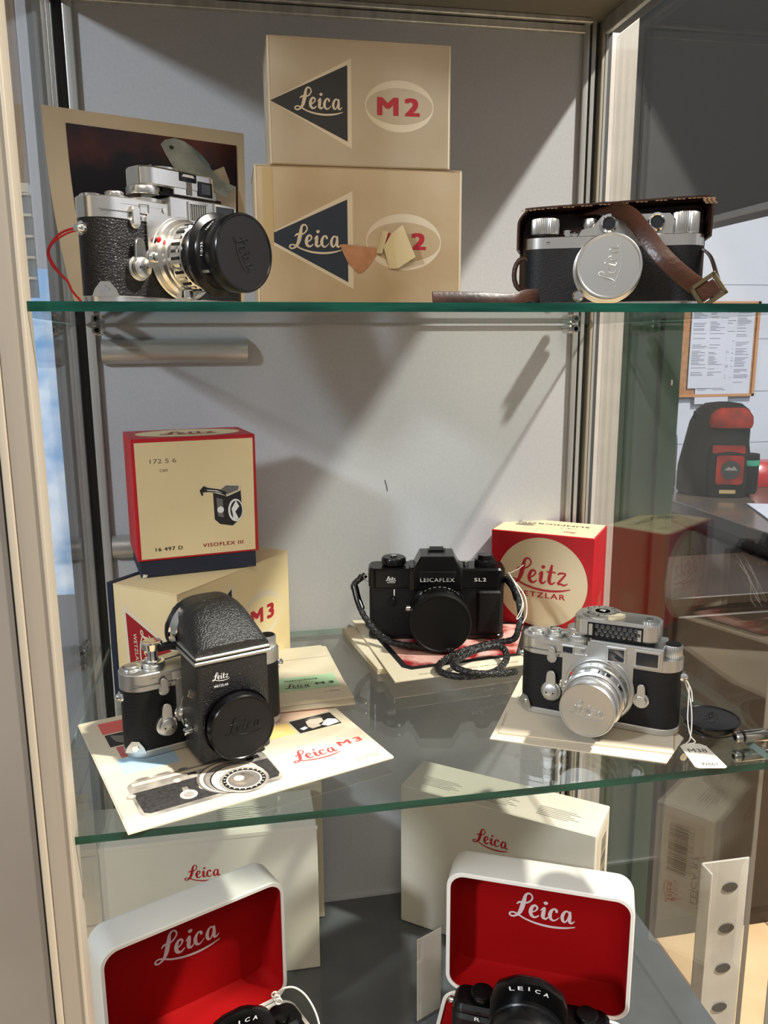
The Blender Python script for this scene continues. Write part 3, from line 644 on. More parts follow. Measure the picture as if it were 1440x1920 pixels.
carton_m2('camera_carton', 'smaller tan M2 carton with a black triangle, stacked on top of the torn one', .1735, -.203, ZT+.1182, 150, 95.5, 76, TAN,
          [(.4, 47.7), (67.2, 82.3), (67, 13.5)], [(.8, 47.8), (64.0, 77.0), (63.5, 18.9)], (40, 48.5, 39), (107.3, 47.6, 29, 20), ('M2', 106.3, 47.3, 36, 14), BLKP)

# fish photograph leaning on the left glass
def surf(u, v):
    top = Vector((-.0085, -.160, .884)).lerp(Vector((.156, -.082, .886)), u); bot = Vector((.016, -.215, ZT)).lerp(Vector((.148, -.150, ZT)), u)
    k = (1-v)**2.2; p = top.lerp(bot, k); p.z = ZT+(top.z-ZT)*v
    return p
ph = thing('fish_photograph', 'curling colour print of a fish with a pale border, leaning behind the left camera', 'photograph')
SN = Vector((.428, -.90, .2)).normalized()
def spatch(b, poly, m, off, grid=False):
    if grid:
        (u0, v0), (u1, v1) = poly; nu, nv = 4, 24; vs = []
        for j in range(nv+1):
            for i in range(nu+1): vs.append(tuple((surf(u0+(u1-u0)*i/nu, v0+(v1-v0)*j/nv)+SN*off*.001)*1000))
        b.add(vs, [(j*(nu+1)+i, j*(nu+1)+i+1, (j+1)*(nu+1)+i+1, (j+1)*(nu+1)+i) for j in range(nv) for i in range(nu)], m, I4, True)
    else:
        tri = tessellate_polygon([[Vector((p[0], p[1], 0)) for p in poly]])
        b.add([tuple((surf(*p)+SN*off*.001)*1000) for p in poly], [tuple(t_) for t_ in tri], m)
b = MB(); PBR = mat('photo_paper', (212, 192, 160), .45, 0, c2=(200, 178, 144), nscale=10)
spatch(b, ((0, 0), (1, 1)), PBR, 0, True); spatch(b, ((0, 0), (1, 1)), PBR, -.4, True); b.build('photo_paper', ph)
b = MB(); spatch(b, ((.10, .14), (.955, .93)), mat('dark_water', (16, 17, 26), .25, 0, c2=(92, 40, 28), nscale=13, lo=.45, hi=.68), .35, True)
RUST = mat('rusty_coral', (96, 40, 30), .3, 0, c2=(50, 38, 36), nscale=60); GRC = mat('dim_coral', (92, 88, 80), .4, 0, c2=(52, 50, 50), nscale=60)
spatch(b, [(.25, 0.250), (.28, 0.530), (.32, 0.610), (.37, 0.530), (.38, 0.250)], GRC, .8)
spatch(b, [(.80, 0.690), (.82, 0.780), (.88, 0.810), (.91, 0.730), (.90, 0.670), (.945, 0.710), (.945, 0.250), (.78, 0.250), (.74, 0.460), (.80, 0.590)], mat('pale_coral', (168, 150, 128), .4, 0, c2=(120, 108, 92), nscale=50), .6)
spatch(b, [(.79, 0.510), (.80, 0.410), (.85, 0.390), (.88, 0.450), (.87, 0.510)], BLKP, .8); b.build('picture', ph)
b = MB(); FSH = mat('fish_skin', (156, 158, 146), .35, 0, c2=(112, 114, 106), nscale=45)
spatch(b, [(.545, 0.885), (.57, 0.910), (.62, 0.925), (.67, 0.915), (.72, 0.885), (.77, 0.830), (.82, 0.775), (.87, 0.730), (.945, 0.705), (.90, 0.660), (.945, 0.610), (.935, 0.605), (.86, 0.655), (.80, 0.675), (.74, 0.685), (.68, 0.710), (.63, 0.745), (.595, 0.790), (.57, 0.835)], FSH, .9)
spatch(b, [(.70, 0.900), (.76, 0.855), (.80, 0.810), (.805, 0.790), (.82, 0.770), (.76, 0.810)], mat('fish_fin', (96, 108, 106), .4), 1.0)
spatch(b, [(.60+.011*math.cos(a_/5*PI), .875+.010*math.sin(a_/5*PI)) for a_ in range(10)], BLKP, 1.2); b.build('fish', ph)

# screw-mount camera in its leather case
t = thing('film_camera', 'old black and silver camera in a brown leather case, upper shelf right', 'camera', (.423, -.311, ZT), -23, 'film cameras')
b = MB(); b.prism(slab(133, 30, -66.5, 66.5), 0, 4, CHROME, ch=.6); b.build('base_plate', t)
b = MB(); b.prism(slab(132, 29, -66, 66), 4, 46, LEATHERF); b.build('body', t)
b = MB(); b.prism(slab(133, 30, -66.5, 66.5), 46, 52, CHROME, ch=.5)
b.prism(slab(133, 30, -66.5, 66.5), 43.5, 46.5, CHROME)
for x in (-47, 30): b.lathe([(1.7, 0), (1.6, .5), (0, .6)], BRIGHT, FRONT(x, -15.1, 48), 14); b.box(x-1.3, x+1.3, -15.9, -15.6, 47.8, 48.2, BLACKM)
hs = [(-24, 52), (-22, 56), (-14, 58), (-8, 65), (-5, 68), (2, 69), (6, 66), (40, 66), (42, 64), (42, 52)]
b.prism(hs, -11, 9, CHROME, frame((0, 0, 0), (1, 0, 0), (0, 0, 1)), ch=1.0); b.build('top_plate', t)
for (x, z, nm) in ((3-6, 60.5, 'rangefinder_window'), (31, 60.5, 'viewfinder_window')):
    b = MB(); b.lathe([(6.6, 0), (6.6, 3), (5.4, 3.6), (4.6, 3), (4.6, 1, WGLASS), (0, 1)], BRIGHT, FRONT(x, -11.5, z), 32); b.build(nm, t)
b = MB(); b.cyl(10.5, 53, 55, BLACKM, T(-50, 0, 0)); b.cyl(10.8, 55, 66.5, CHROME, T(-50, 0, 0), .6, 60, knurl=(44, .7)); b.build('winding_knob', t)
b = MB(); b.cyl(10, 52, 68, CHROME, T(53, 0, 0), .6, 60, knurl=(40, .7)); b.build('rewind_knob', t)
b = MB(); b.cyl(6.5, 58, 66, CHROME, T(-16, 2, 0), .5, 40, knurl=(28, .4)); b.build('shutter_dial', t)
b = MB(); b.cyl(3, 52, 58, BRIGHT, T(-33, -3, 0)); b.cyl(2.2, 52, 57, BRIGHT, T(-28, 3, 0)); b.cyl(3.4, 52, 55, BRIGHT, T(-27, -5, 0)); b.build('shutter_release', t)
L = FRONT(-3, -14.5, 27)
b = MB(); b.lathe([(25, 0), (25, 2), (23, 3), (23, 10), (21.5, 11), (21.5, 20), (22, 21), (22.4, 26), (21, 27), (21, 30)], CHROME, L, 72)
b.lathe([(4, -5), (4.4, -4), (4.4, 3), (3, 4.5), (0, 4.5)], BRIGHT, L @ T(-20.5, -19.5, 22), 24, {1: (14, .4)}); b.build('lens_barrel', t)
b = MB(); b.lathe([(22, 27), (22.8, 28), (22.8, 36), (22.2, 36.8), (21.2, 36.8), (20.6, 36.2), (0, 36.2)], CHROMES, L, 80); b.script('Leica', 0, 0, 29, CHROMES, L @ T(1, 0, 36.2) @ RZ(86), relief=.34); b.build('lens_cap', t)

lc = thing('leather_case', 'worn brown leather ever-ready case behind the old camera, its strap over the lens', 'camera case', (.423, -.311, ZT), -23)
outl = [(-70, 0), (70, 0), (70, 66)]+[(70-9+9*math.cos(R(a)), 69+9*math.sin(R(a))) for a in range(0, 91, 15)]+[(0, 76)]+[(-70+11+9*math.cos(R(a)), 66+8*math.sin(R(a))) for a in range(90, 181, 15)]+[(-70, 60)]
b = MB(); b.prism(outl, -32, -17, BROWND, FRONT(0, 0, 0), ch=2.5); b.build('case_back', lc)
top = [(-70, 44), (-70, 60), (-69, 66), (-64, 72), (-59, 74), (0, 76), (61, 78), (67, 76), (70, 70), (70, 50)]
b = MB(); P = [(x, 0, z) for x, z in [(p.x, p.y) for p in spline([(a, c_) for a, c_ in top], 5)]]
b.band([(p[0], 9, p[2]) for p in P], (0, 1, 0), 34, 2.2, BROWN)
for k in range(0, len(P)-1):
    q = Vector(P[k]).lerp(Vector(P[k+1]), .5)
    if q.z < 73.5: continue
    for dx in (-3, 0, 3): b.box(-1.1, 1.1, -.4, .3, -.25, .25, STITCH, M=T(q.x+dx, -8.3, q.z-1.2))
b.build('case_flap', lc)
def inv(p): # world metres -> case-local mm
    a = R(23); x, y, z = p[0]-.423, p[1]+.311, p[2]-ZT; return ((x*math.cos(a)-y*math.sin(a))*1000, (x*math.sin(a)+y*math.cos(a))*1000, z*1000)
SP = spline([inv(p) for p in [(.405, -.290, .792), (.4152, -.312, .7905), (.4231, -.332, .7845), (.4257, -.352, .7708), (.4346, -.368, .7506), (.4514, -.376, .7339), (.4661, -.378, .7256)]], 6)
b = MB(); b.band(SP, lambda t_: Vector((.85, 0, .55+.1*t_)), 12.5, 2.2, BROWN)
SR = spline([inv(p) for p in [(.4805, -.335, .762), (.486, -.343, .7545), (.4865, -.352, .742), (.481, -.366, .7300), (.4700, -.376, .7230)]], 6)
b.band(SR, lambda t_: Vector((.3, 1, 0)), 10, 2, BROWN); b.build('strap', lc)
b = MB(); bq = Vector(inv((.4640, -.3805, .7270))); BM = FRONT(*bq) @ RZ(35)
for (x0, x1, y0, y1) in ((-10, 10, 6, 9), (-10, 10, -9, -6), (-10, -7, -9, 9), (7, 10, -9, 9)): b.box(x0, x1, y0, y1, -1.5, 1.5, BRASS, .6, M=BM)
b.box(-7, 7, -5, 5, -1, 2, BROWN, 1, M=BM); b.build('buckle', lc)
b = MB(); SL_ = spline([inv(p) for p in [(.372, -.300, .728), (.3556, -.312, .7266), (.3416, -.320, .7232), (.3138, -.326, .7236), (.279, -.328, .7240)]], 6)
b.band(SL_, (0, .3, 1), 9, 2.4, BROWND); b.tube([inv((.3600+.006*math.cos(a), -.292-.004*math.cos(a), .7436+.012*math.sin(a))) for a in [i*PI/9 for i in range(18)]], 1.9, BROWND, 8, True)
b.build('strap_end', lc)

# ================================================================== MIDDLE SHELF
# camera carton (cream M3) and its navy inner tray
n0 = Vector((.079, -.204, 0)); rr = Vector((.187, -.067, 0))-n0; ang = math.degrees(math.atan2(rr.y, rr.x))
t = thing('camera_carton', 'cream M3 carton with a red triangle, turned corner-on under the red-edged carton', 'carton', (.079, -.204, ZM), ang)
Wd, Dp, Hh = 174, 84, 113.5
b = MB(); b.box(0, Wd, 0, Dp-7, 0, Hh, YELCR, 1.2)
F = lambda k: FRONT(0, -.12*k, 0)
b.flat([(2, 57), (80, 104), (80, 14)], PRINTCR, F(1)); b.flat([(5, 57), (76.5, 98), (76.5, 19)], BLKP, F(2)); b.script('Leica', 48, 57, 44, PRINTCR, F(3))
b.flat(ell(124.5, 58, 34, 25), PRINTCR, F(1)); b.flat(ell(124.5, 58, 33, 18), YELCR, F(2)); b.text('M3', 125, 58, 40, 16, bpy.data.materials['print_red'], F(3), .05)
G = lambda k: LEFTF(-.12*k, Dp-.8, 0)  # u runs towards the near corner
b.flat([(16, 96), (20, 12), (Dp-1, 58)], PRINTCR, G(1)); b.flat([(20.5, 88), (23, 18), (Dp-8, 58)], REDT, G(2))
b.script('Leitz', 0, 0, 40, PRINTCR, G(3) @ T(46, 54, 0) @ RZ(-86)); b.text('WETZLAR', 0, 0, 30, 4, PRINTCR, G(3) @ T(31, 54, 0) @ RZ(-87), .01)
b.build('box', t)
b = MB(); b.box(-.6, Wd-1, Dp-7, Dp, 0, Hh+.8, NAVY, .8); b.build('inner_tray', t)
b = MB(); b.box(-.7, Wd+.5, -.6, Dp-8, Hh-.6, Hh+.4, YELCR, .4); b.box(-.7, .8, -.6, .8, 0, Hh, YELCR, .4); b.build('lid_edge', t)

# Visoflex carton on top of it
a0 = Vector((.0436, -.147, 0)); a1 = Vector((.1516, -.1254, 0))-a0; ang = math.degrees(math.atan2(a1.y, a1.x))
t = thing('accessory_carton', 'red-edged cream VISOFLEX III carton with a navy foot, standing on the cream M3 carton', 'carton', (.0436, -.147, ZM+.1145), ang)
b = MB(); b.box(0, 110, 0, 74, 0, 40, NAVY, .8); b.flat([(0, 0), (4, 0), (5, 2.5), (1, 3.5)], WHITEC, FRONT(1, -.15, 0)); b.build('inner_box', t)
b = MB(); b.box(-2, 113, -1.6, 75.6, 16, 131, REDC, 1)
b.flat([(1.5, 18), (109.5, 18), (110.5, 127.5), (1, 127.5)], YELCR, FRONT(0, -1.75, 0))
b.text('16 497 D', 27, 26.5, 25, 3.6, BLKP, FRONT(0, -1.9, 0), .02); b.text('VISOFLEX III', 78, 26.5, 39, 3.6, REDT, FRONT(0, -1.9, 0), .02)
b.text('172 5 6', 26, 110, 24, 4, GREYT, FRONT(0, -1.9, 0)); b.text('CAM', 26, 101, 7, 2.6, GREYT, FRONT(0, -1.9, 0))
b.flat(ell(56, 37, 50, 32), YELCR, T(0, 0, 131.15)); b.script('Leitz', 56, 34, 56, REDT, T(0, 0, 131.3))
b.build('lid', t)
b = MB(); q = FRONT(0, -1.9, 0)   # printed drawing of the reflex housing
b.flat([(70.5, 77), (84, 73), (97, 78), (97.5, 62), (96, 50), (88, 43.5), (76, 46), (71, 51)], BLKP, q); b.flat([(72.5, 76.5), (82.5, 84.5), (97.2, 83), (96.5, 77.2), (84, 72.5)], PRINTCR, q @ T(0, 0, .1)); b.flat([(74.5, 77), (83, 83.2), (95.5, 82), (94.5, 78), (84, 74.5)], GREYT, q @ T(0, 0, .15))
b.flat(ell(91.5, 58.5, 7.2, 11), WHT, q @ T(0, 0, .1)); b.flat(ell(92, 58.5, 5.8, 9.3), BLKP, q @ T(0, 0, .15)); b.flat([(87.5, 60), (92, 68), (95, 62), (91, 57), (94, 50), (89, 49), (88.5, 55)], WHT, q @ T(0, 0, .2))
b.flat([(73.5, 72), (79.5, 70), (79.5, 52), (74, 54)], GREYT, q @ T(0, 0, .1)); b.flat(ell(77, 60, 3.2, 3.2, 20), WHT, q @ T(0, 0, .15))
b.flat([(58, 80), (62, 84), (66, 82), (76, 80), (83, 77), (83, 73), (75, 77), (66, 78), (61, 78), (61, 75), (59.5, 75)], BLKP, q @ T(0, 0, .2)); b.flat([(64, 80.2), (74, 79), (80, 76), (74, 78), (66, 79.2)], WHT, q @ T(0, 0, .3)); b.build('printed_drawing', t)

# camera with the reflex housing
t = m_camera('silver and black camera wearing a crackle-black reflex housing and finder, on the brochure', (.0998, -.2490, ZM+.0018), 21, 'VISO', 'film cameras')
b = MB(); pr = rrect(58, 44, 7, 6, 0, 0)
b.prism(rrect(60, 42, 5, 6, lx_ := 6, -37.5), 4, 86, CRINKLE, ch=1.5)
b.lathe([(27, 0), (28, 2), (28, 5)], BLACK, FRONT(6, -58, 34), 64)
b.script('Leitz', 0, 0, 14, WHT, FRONT(-5, -58.7, 74)); b.text('WETZLAR', -5, 66.5, 12, 1.9, WHT, FRONT(0, -58.7, 0), .02); b.text('GERMANY', 2, 54, 9, 1.4, WHT, FRONT(0, -58.7, 0))
b.build('reflex_housing', t)
b = MB(); b.box(-26, 38, -60, -14, 86, 89, CHROMES, 1); b.box(-25, 37, -59.5, -14, 90, 92.5, CHROMES, 1); b.box(-25, 37, -59, -15, 88, 91, BLACKM); b.build('finder_mount', t)
# 90-degree finder: loaf-shaped prism housing
b = MB(); prof = []
vs = []; NS = 9; side = []
def sec(y): # outline in x,z at depth y
    k = (y+58)/62.0
    h = 92+7+25*math.sin(min(1.1, k*1.3)*PI/2); wt = 61-8*k
    o_ = []
    for i in range(17):
        a = PI*i/16; o_.append((6+wt/2*math.copysign(abs(math.cos(a))**.6, math.cos(a)), 92.5+(h-92.5)*abs(math.sin(a))**.6))
    return o_
ys = [-58, -50, -42, -33, -24, -15, -5, 4]
for y in ys:
    for (x, z) in sec(y): vs.append((x, y, z))
n = 17; fs = [(i*n+k, i*n+k+1, (i+1)*n+k+1, (i+1)*n+k) for i in range(len(ys)-1) for k in range(n-1)]
fs += [tuple(range(n)), tuple(reversed([(len(ys)-1)*n+k for k in range(n)]))]
b.add(vs, fs, CRINKLE, I4, True)
EM = T(6, 0, 118) @ RZ(0) @ RX(-66)
b.lathe([(19, -22), (20, 6), (19, 8)], CRINKLE, T(-2, -4, 96) @ RX(-76) @ RY(-25), 48); b.build('prism_finder', t)
b = MB(); b.lathe([(19.5, 5), (21, 6), (21, 12, BRIGHT), (22, 13, BLACKM), (22.4, 17), (20, 20), (14, 19, WGLASS), (0, 17)], BRIGHT, T(-2, -4, 96) @ RX(-76) @ RY(-25), 56); b.build('eyepiece', t)
b = MB(); L = FRONT(6, -58, 34)
b.lathe([(26, 3), (26.8, 4), (26.8, 15), (26, 16), (25, 16), (24.4, 15.4, BPLAST), (0, 15.4)], BLACK, L, 80); b.script('Leica', 0, 0, 30, BLACK, L @ T(0, 2, 15.4), relief=.28); b.build('front_cap', t)
b = MB(); b.tube(spline([(-38, -4, 86), (-28, -8, 88), (-18, -16, 86), (-14, -26, 78), (-16, -32, 66)], 6), lambda q: 3.2+1.6*q, BLACK, 10); b.box(-22, -12, -38, -28, 58, 68, BLACK, 2)
b.box(-18, -14, -34, -30, 73, 79, BRIGHT, .8); b.build('release_arm', t)
b = MB(); b.lathe([(9, 73), (9, 75), (5, 76), (4, 79), (4, 84), (8, 86), (8.6, 91), (7.4, 92), (0, 90.5)], BRIGHT, T(-41, 0, 0), 36); b.build('release_plunger', t)
b = MB(); b.lathe([(5, 0), (5, 4), (3.4, 6), (0, 6)], BRIGHT, FRONT(-21, -24, 26), 24); b.cyl(3, 0, 7, BRIGHT, LEFTF(-24, -40, 26), .5, 20); b.prism([(-3, 0), (6, -2), (10, -12), (5, -14), (-4, -4)], 0, 3, BRIGHT, FRONT(-22, -40, 60), ch=.5); b.build('mount_lever', t)

# M3 brochure under it
FR_ = frame((50.8, -390, ZM*1000+.1), (.1998, .0693, 0), (-.0664, .1795, 0))
t = thing('brochure', 'large cream Leica M3 brochure with a printed camera, overhanging the front of the lower shelf', 'brochure')
b = MB(); b.prism([(0, 0), (211.5, 0), (211.5, 191), (0, 191)], 0, .8, PAPER, FR_); b.prism([(1, .5), (211.9, .8), (211.9, 191.5), (1, 191)], .8, 1.2, PAPER, FR_); b.build('pages', t)
PF = lambda k: FR_ @ T(0, 0, 1.2+.08*k)
PC = lambda nm, c: mat(nm, c, .6)
b = MB(); q = PF(1)
b.flat([(15, 182), (60, 182), (60, 159), (15, 159)], mat('print_coral', (205, 95, 90), .6), q); b.flat([(16, 157), (60, 157), (60, 133), (16, 133)], BLKP, q); b.flat([(20, 155), (30, 150), (36, 136), (28, 135), (22, 142)], GREYT, PF(2))
b.flat([(20, 131), (60, 131), (60, 110), (20, 110)], mat('print_dusty_red', (178, 92, 92), .6), q); b.flat([(16, 109), (60, 109), (60, 81), (16, 81)], mat('print_sky', (168, 200, 222), .6), q)
b.flat([(135, 101), (161, 101), (161, 78), (135, 78)], mat('print_amber', (244, 208, 132), .6), q); b.flat([(118, 124), (135, 124), (135, 103), (118, 103)], mat('print_mauve', (170, 110, 130), .6), q)
b.flat([(137, 124), (204, 124), (204, 103), (137, 103)], mat('print_peach', (242, 205, 180), .6), q)
b.flat([(163, 101), (203, 101), (203, 76), (163, 76)], BLKP, q); b.flat([(174, 84), (176, 94), (184, 98), (192, 94), (190, 86), (184, 80), (176, 79)], mat('print_skin', (200, 186, 168), .6), PF(2)); b.flat([(184, 84), (196, 90), (202, 86), (202, 79), (190, 77)], WHT, PF(2)); b.flat([(176, 97), (186, 100), (193, 96), (188, 95), (182, 96)], GREYT, PF(3)); b.flat([(166, 84), (172, 86), (173, 82), (168, 80)], WHT, PF(2))
b.script('Leica', 158, 38, 40, REDINK, q @ RZ(0)); b.text('M3', 193, 42, 22, 8, REDINK, q, .04)
b.text('11-43/Eng', 194, 12, 17, 2, GREYT, q)
for (x0, x1, y0, y1) in ((184, 204, 14.6, 14.9), (184, 204, 9.2, 9.5), (184, 184.3, 9.2, 14.9), (203.7, 204, 9.2, 14.9)): b.flat([(x0, y0), (x1, y0), (x1, y1), (x0, y1)], GREYT, q)
b.build('printed_panels', t)
b = MB(); SILV = mat('print_silver', (172, 166, 154), .6, 0, c2=(112, 108, 100), nscale=60); DKL = mat('print_leather', (38, 37, 36), .6, 0, .4, 800, c2=(58, 56, 54), nscale=300)
q = PF(1)
b.flat(rrect(110, 54, 8, 6, 68, 40), SILV, q); b.flat([(15, 50), (16, 20), (20, 17), (119, 19), (122, 24), (122, 50)], DKL, PF(2)); b.flat([(17, 64), (90, 64), (90, 60), (17, 60)], PRINTCR, PF(2))
for (x, y, w_, h_) in ((62, 57, 9, 5), (96, 57, 13, 7), (112, 57, 13, 8)): b.flat(rrect(w_, h_, .8, 3, x, y), SILV, PF(3)); b.flat(rrect(w_-2, h_-2, .5, 3, x, y), BLKP, PF(4))
for (x, y, r) in ((26, 68, 6), (42, 68, 7), (112, 68, 6), (58, 67, 4)): b.flat(ell(x, y, r, 2.6, 24), SILV, PF(2)); b.flat(ell(x, y, r-2, 1.2, 24), GREYT, PF(3))
b.flat([(48, 26), (54, 26), (53, 40), (49, 40)], SILV, PF(3)); b.flat(ell(51, 28, 6.5, 6.5, 30), PRINTCR, PF(4)); b.flat(ell(51, 28, 4, 4, 30), SILV, PF(5)); b.flat(ell(66, 34, 5.5, 5.5, 30), PRINTCR, PF(3)); b.flat(ell(66, 34, 3.5, 3.5, 30), GREYT, PF(4)); b.flat(ell(49, 52, 3, 3), PRINTCR, PF(4)); b.flat(ell(13, 46, 3.4, 3.4), SILV, PF(4)); b.flat(ell(13, 46, 2, 2), PRINTCR, PF(5))
for k, (cx, cy, r, m_) in enumerate(((86, 38, 25, GREYT), (87, 37.5, 24, PRINTCR), (88, 36, 22.5, GREYT), (89, 35, 22, SILV), (91, 32, 21.5, BLKP), (91.5, 31.5, 21, PRINTCR), (94, 27, 19, SILV), (94, 27, 16.5, BLKP), (94, 27, 13.6, PRINTCR), (94, 27, 12.4, GREYT), (93, 28, 9, mat('print_lens', (150, 140, 124), .5, 0, c2=(60, 56, 52), nscale=60)), (91, 30, 4, PRINTCR))): b.flat(ell(cx, cy, r, r), m_, PF(5+k*.8))
for k in range(22): b.flat([(-.5, 0), (.5, 0), (.5, 1.6), (-.5, 1.6)], PRINTCR, PF(17) @ T(94, 27, 0) @ RZ(k*16.4) @ T(0, 14.2, 0))
b.build('printed_camera', t)

# instruction booklets
def booklet(label, ox, oy, ang, w_, h_, z0, th, crease=None, tilt=0):
    t = thing('booklet', label, 'booklet', (ox, oy, z0), ang, 'booklets beside the brochure')
    b = MB(); b.prism([(0, 0), (w_, 0), (w_-2, h_), (0, h_)], 0, th, PAPER, RX(tilt)); b.prism([(1, 1), (w_-1.5, .5), (w_-3, h_), (1, h_)], th, th+.5, PAPER, RX(tilt))
    if crease: b.flat([(0, crease), (w_-2, crease), (w_-2, crease+.5), (0, crease+.5)], GREYT, T(0, 0, th+.6))
    b.build('pages', t); return t
booklet('plain cream booklet lying under the green-panelled instruction booklet', .163, -.2235, 3, 72, 150, ZM+.0028, 1.6)
t = booklet('cream instruction booklet with a green title panel, behind the big brochure', .1640, -.2180, 5.4, 71, 138, ZM+.0052, 2.2, 104)
b = MB(); q = T(0, 0, 2.85)
b.flat([(2, 26), (64, 26), (64, 58), (2, 58)], mat('pale_green_print', (172, 206, 168), .6), q); b.text('Instructions', 30, 50, 32, 4, BLKP, T(0, 0, 3), .01); b.script('Leica', 24, 36, 24, BLKP, T(0, 0, 3)); b.text('M3', 51, 37, 18, 5, BLKP, T(0, 0, 3), .06); b.text('11-44/Eng', 54, 16, 14, 3.4, GREYT, T(0, 0, 3))
b.build('printed_cover', t)
lt = MB(); lt.prism([(0, 0), (92, 4), (84, 30), (2, 26)], 0, .6, PAPER); o = lt.build('leaflet', None, (.115, -.150, ZM+.0001), 2)
o['label'] = 'thin cream leaflet edge lying behind the crackle-black camera'; o['category'] = 'leaflet'

# SLR with cord strap on its brochures
t = thing('brochure', 'white brochure with a red flower picture under the black reflex camera', 'brochure', (.278, -.190, ZM+.0075), 0)
q = I4
c0, c1, c2_, c3 = (0, 2), (175, 30), (222, 150), (-10, 188)
b = MB(); b.prism([(0, 0), (152, 20), (210, 150), (-14, 188)], 0, 1.4, PAPER, ch=.2); b.build('pages', t)
b = MB(); b.flat([(14, 34), (22, 26), (150, 42), (196, 140), (0, 172), (-2, 166)], BLKP, T(0, 0, 1.5)); b.flat([(20, 40), (26, 34), (140, 48), (180, 134), (6, 158)], mat('flower_print', (226, 178, 168), .35, 0, c2=(150, 26, 34), nscale=26, lo=.42, hi=.55), T(0, 0, 1.6))
b.text('View, focus and expose with confidence', 82, 17, 108, 3.4, BLKP, T(0, 0, 1.5) @ RZ(7) @ T(0, -8, 0)); b.build('cover_picture', t)
bl = thing('booklet', 'thicker pale booklet supporting the flower brochure under the black reflex camera', 'booklet', (.268, -.150, ZM+.0003), 8)
b = MB(); b.prism([(0, 0), (150, 0), (150, 130), (0, 130)], 0, 6.6, PAPER, ch=.5); b.build('pages', bl)

t = thing('reflex_camera', 'all-black reflex camera with capped lens and braided cord strap, lower shelf', 'camera', (.3495, -.068, ZM+.0095), -11.5)
b = MB(); b.prism(rrect(148, 34, 9, 8), 0, 58, LEATHERF); b.prism(rrect(150, 36, 10, 8), 0, 5, BLACK, ch=.6); b.box(44, 70, -22, -16, 8, 56, LEATHERF, 3); b.build('body', t)
b = MB(); b.prism(rrect(150, 36, 10, 8), 57, 80, BLACK, ch=2)
b.box(-30, 27, -19.5, 14, 56, 82, BLACK, 1)
b.script('Leitz', 0, 0, 11, WHT, FRONT(-50, -18.25, 69)); b.text('WETZLAR', -50, 65, 9, 1.3, WHT, FRONT(0, -18.25, 0)); b.text('SL2', 47, 68, 13, 4, WHT, FRONT(0, -18.25, 0), .02)
b.build('top_plate', t)
b = MB(); ysec = [(-25, 0), (14, 1)]
o_ = [(-27, 58), (27, 58), (27, 79), (18, 96), (-18, 96), (-27, 79)]
b.prism(o_, -12, 27, BLACK, frame((0, 0, 0), (1, 0, 0), (0, 0, 1)), ch=1.6, smooth=False); b.box(-20, 20, -29, -26, 73, 80, BLACKM, .5); b.text('LEICAFLEX', 0, 70.5, 37, 4.6, WHT, FRONT(0, -27.3, 0), .02); b.build('prism_housing', t)
b = MB(); b.box(-9, 9, -4, 12, 96, 98, BLACKM); b.box(-10, -7.5, -4, 12, 96, 100, BRIGHT, .4); b.box(7.5, 10, -4, 12, 96, 100, BRIGHT, .4); b.build('accessory_shoe', t)
b = MB(); b.lathe([(11, 80), (13.5, 82), (13.5, 88), (12, 89.5), (4, 89.5), (3.5, 91, BRIGHT), (0, 91)], BLACK, T(-47, 0, 0), 48, {1: (20, .8)}); b.build('rewind_crank', t)
b = MB(); b.lathe([(12, 80), (12, 86), (11, 87), (9, 87), (8.6, 92), (0, 92)], BLACK, T(54, 0, 0), 48, {0: (22, .9)}); b.cyl(3, 80, 86, BRIGHT, T(32, -6, 0)); b.build('shutter_dial', t)
L = FRONT(2, -18, 34)
b = MB(); b.lathe([(32, 0), (32, 6), (29.5, 7), (29.5, 12), (30.5, 13), (30.5, 26), (29.5, 27), (29.5, 37), (29, 38)], BLACK, L, 80, {4: (40, .6)})
for k in range(9): b.text(('16', '11', '8', '5.6', '4', '2.8', '2', '4', '8')[k], 0, 0, 3, 2, WHT, L @ RZ(-40+10*k) @ T(0, 30.6, 16) @ RX(-90))
b.lathe([(4, 0), (4, 4), (3, 5), (0, 5)], BRIGHT, L @ T(-31, 3, 4) @ RY(-90), 20); b.build('lens_barrel', t)
b = MB(); b.lathe([(30.5, 37), (32, 38), (32, 47), (31, 48.5), (29.6, 48.5), (29, 47.8), (0, 47.8)], BLACKM, L, 80); b.build('lens_cap', t)
b = MB(); b.box(-47, -46, -18.4, -17.8, 50, 57, WHT); b.cyl(4, 0, 3, BLACK, FRONT(-49, -17.5, 44)); b.build('self_timer_lever', t)
for sx_ in (-1, 1):
    b = MB(); b.tube([(sx_*(76+4*math.cos(a)), -2, 66+4*math.sin(a)) for a in [i*PI/6 for i in range(12)]], .9, BRIGHT, 6, True); b.build('strap_lug', t)
st = MB()
PL = [(.2735, -.047, .4385), (.2602, -.05, .4288), (.2617, -.055, .4185), (.2662, -.07, .4015), (.2774, -.085, .3865), (.2923, -.1039, .3785), (.3209, -.1193, .377), (.3516, -.1349, .377)]
PRr = [(.4225, -.092, .4385), (.4265, -.112, .4298), (.4268, -.128, .4106), (.4214, -.138, .3966), (.4161, -.1357, .384), (.3944, -.1292, .379), (.3563, -.1435, .3775), (.3294, -.1673, .377), (.3248, -.1851, .3755), (.3414, -.201, .3755), (.374, -.1999, .377), (.3973, -.1716, .379), (.3957, -.1509, .384), (.367, -.1603, .3845), (.3375, -.186, .383), (.3482, -.205, .381), (.3781, -.204, .3765), (.3988, -.196, .374)]
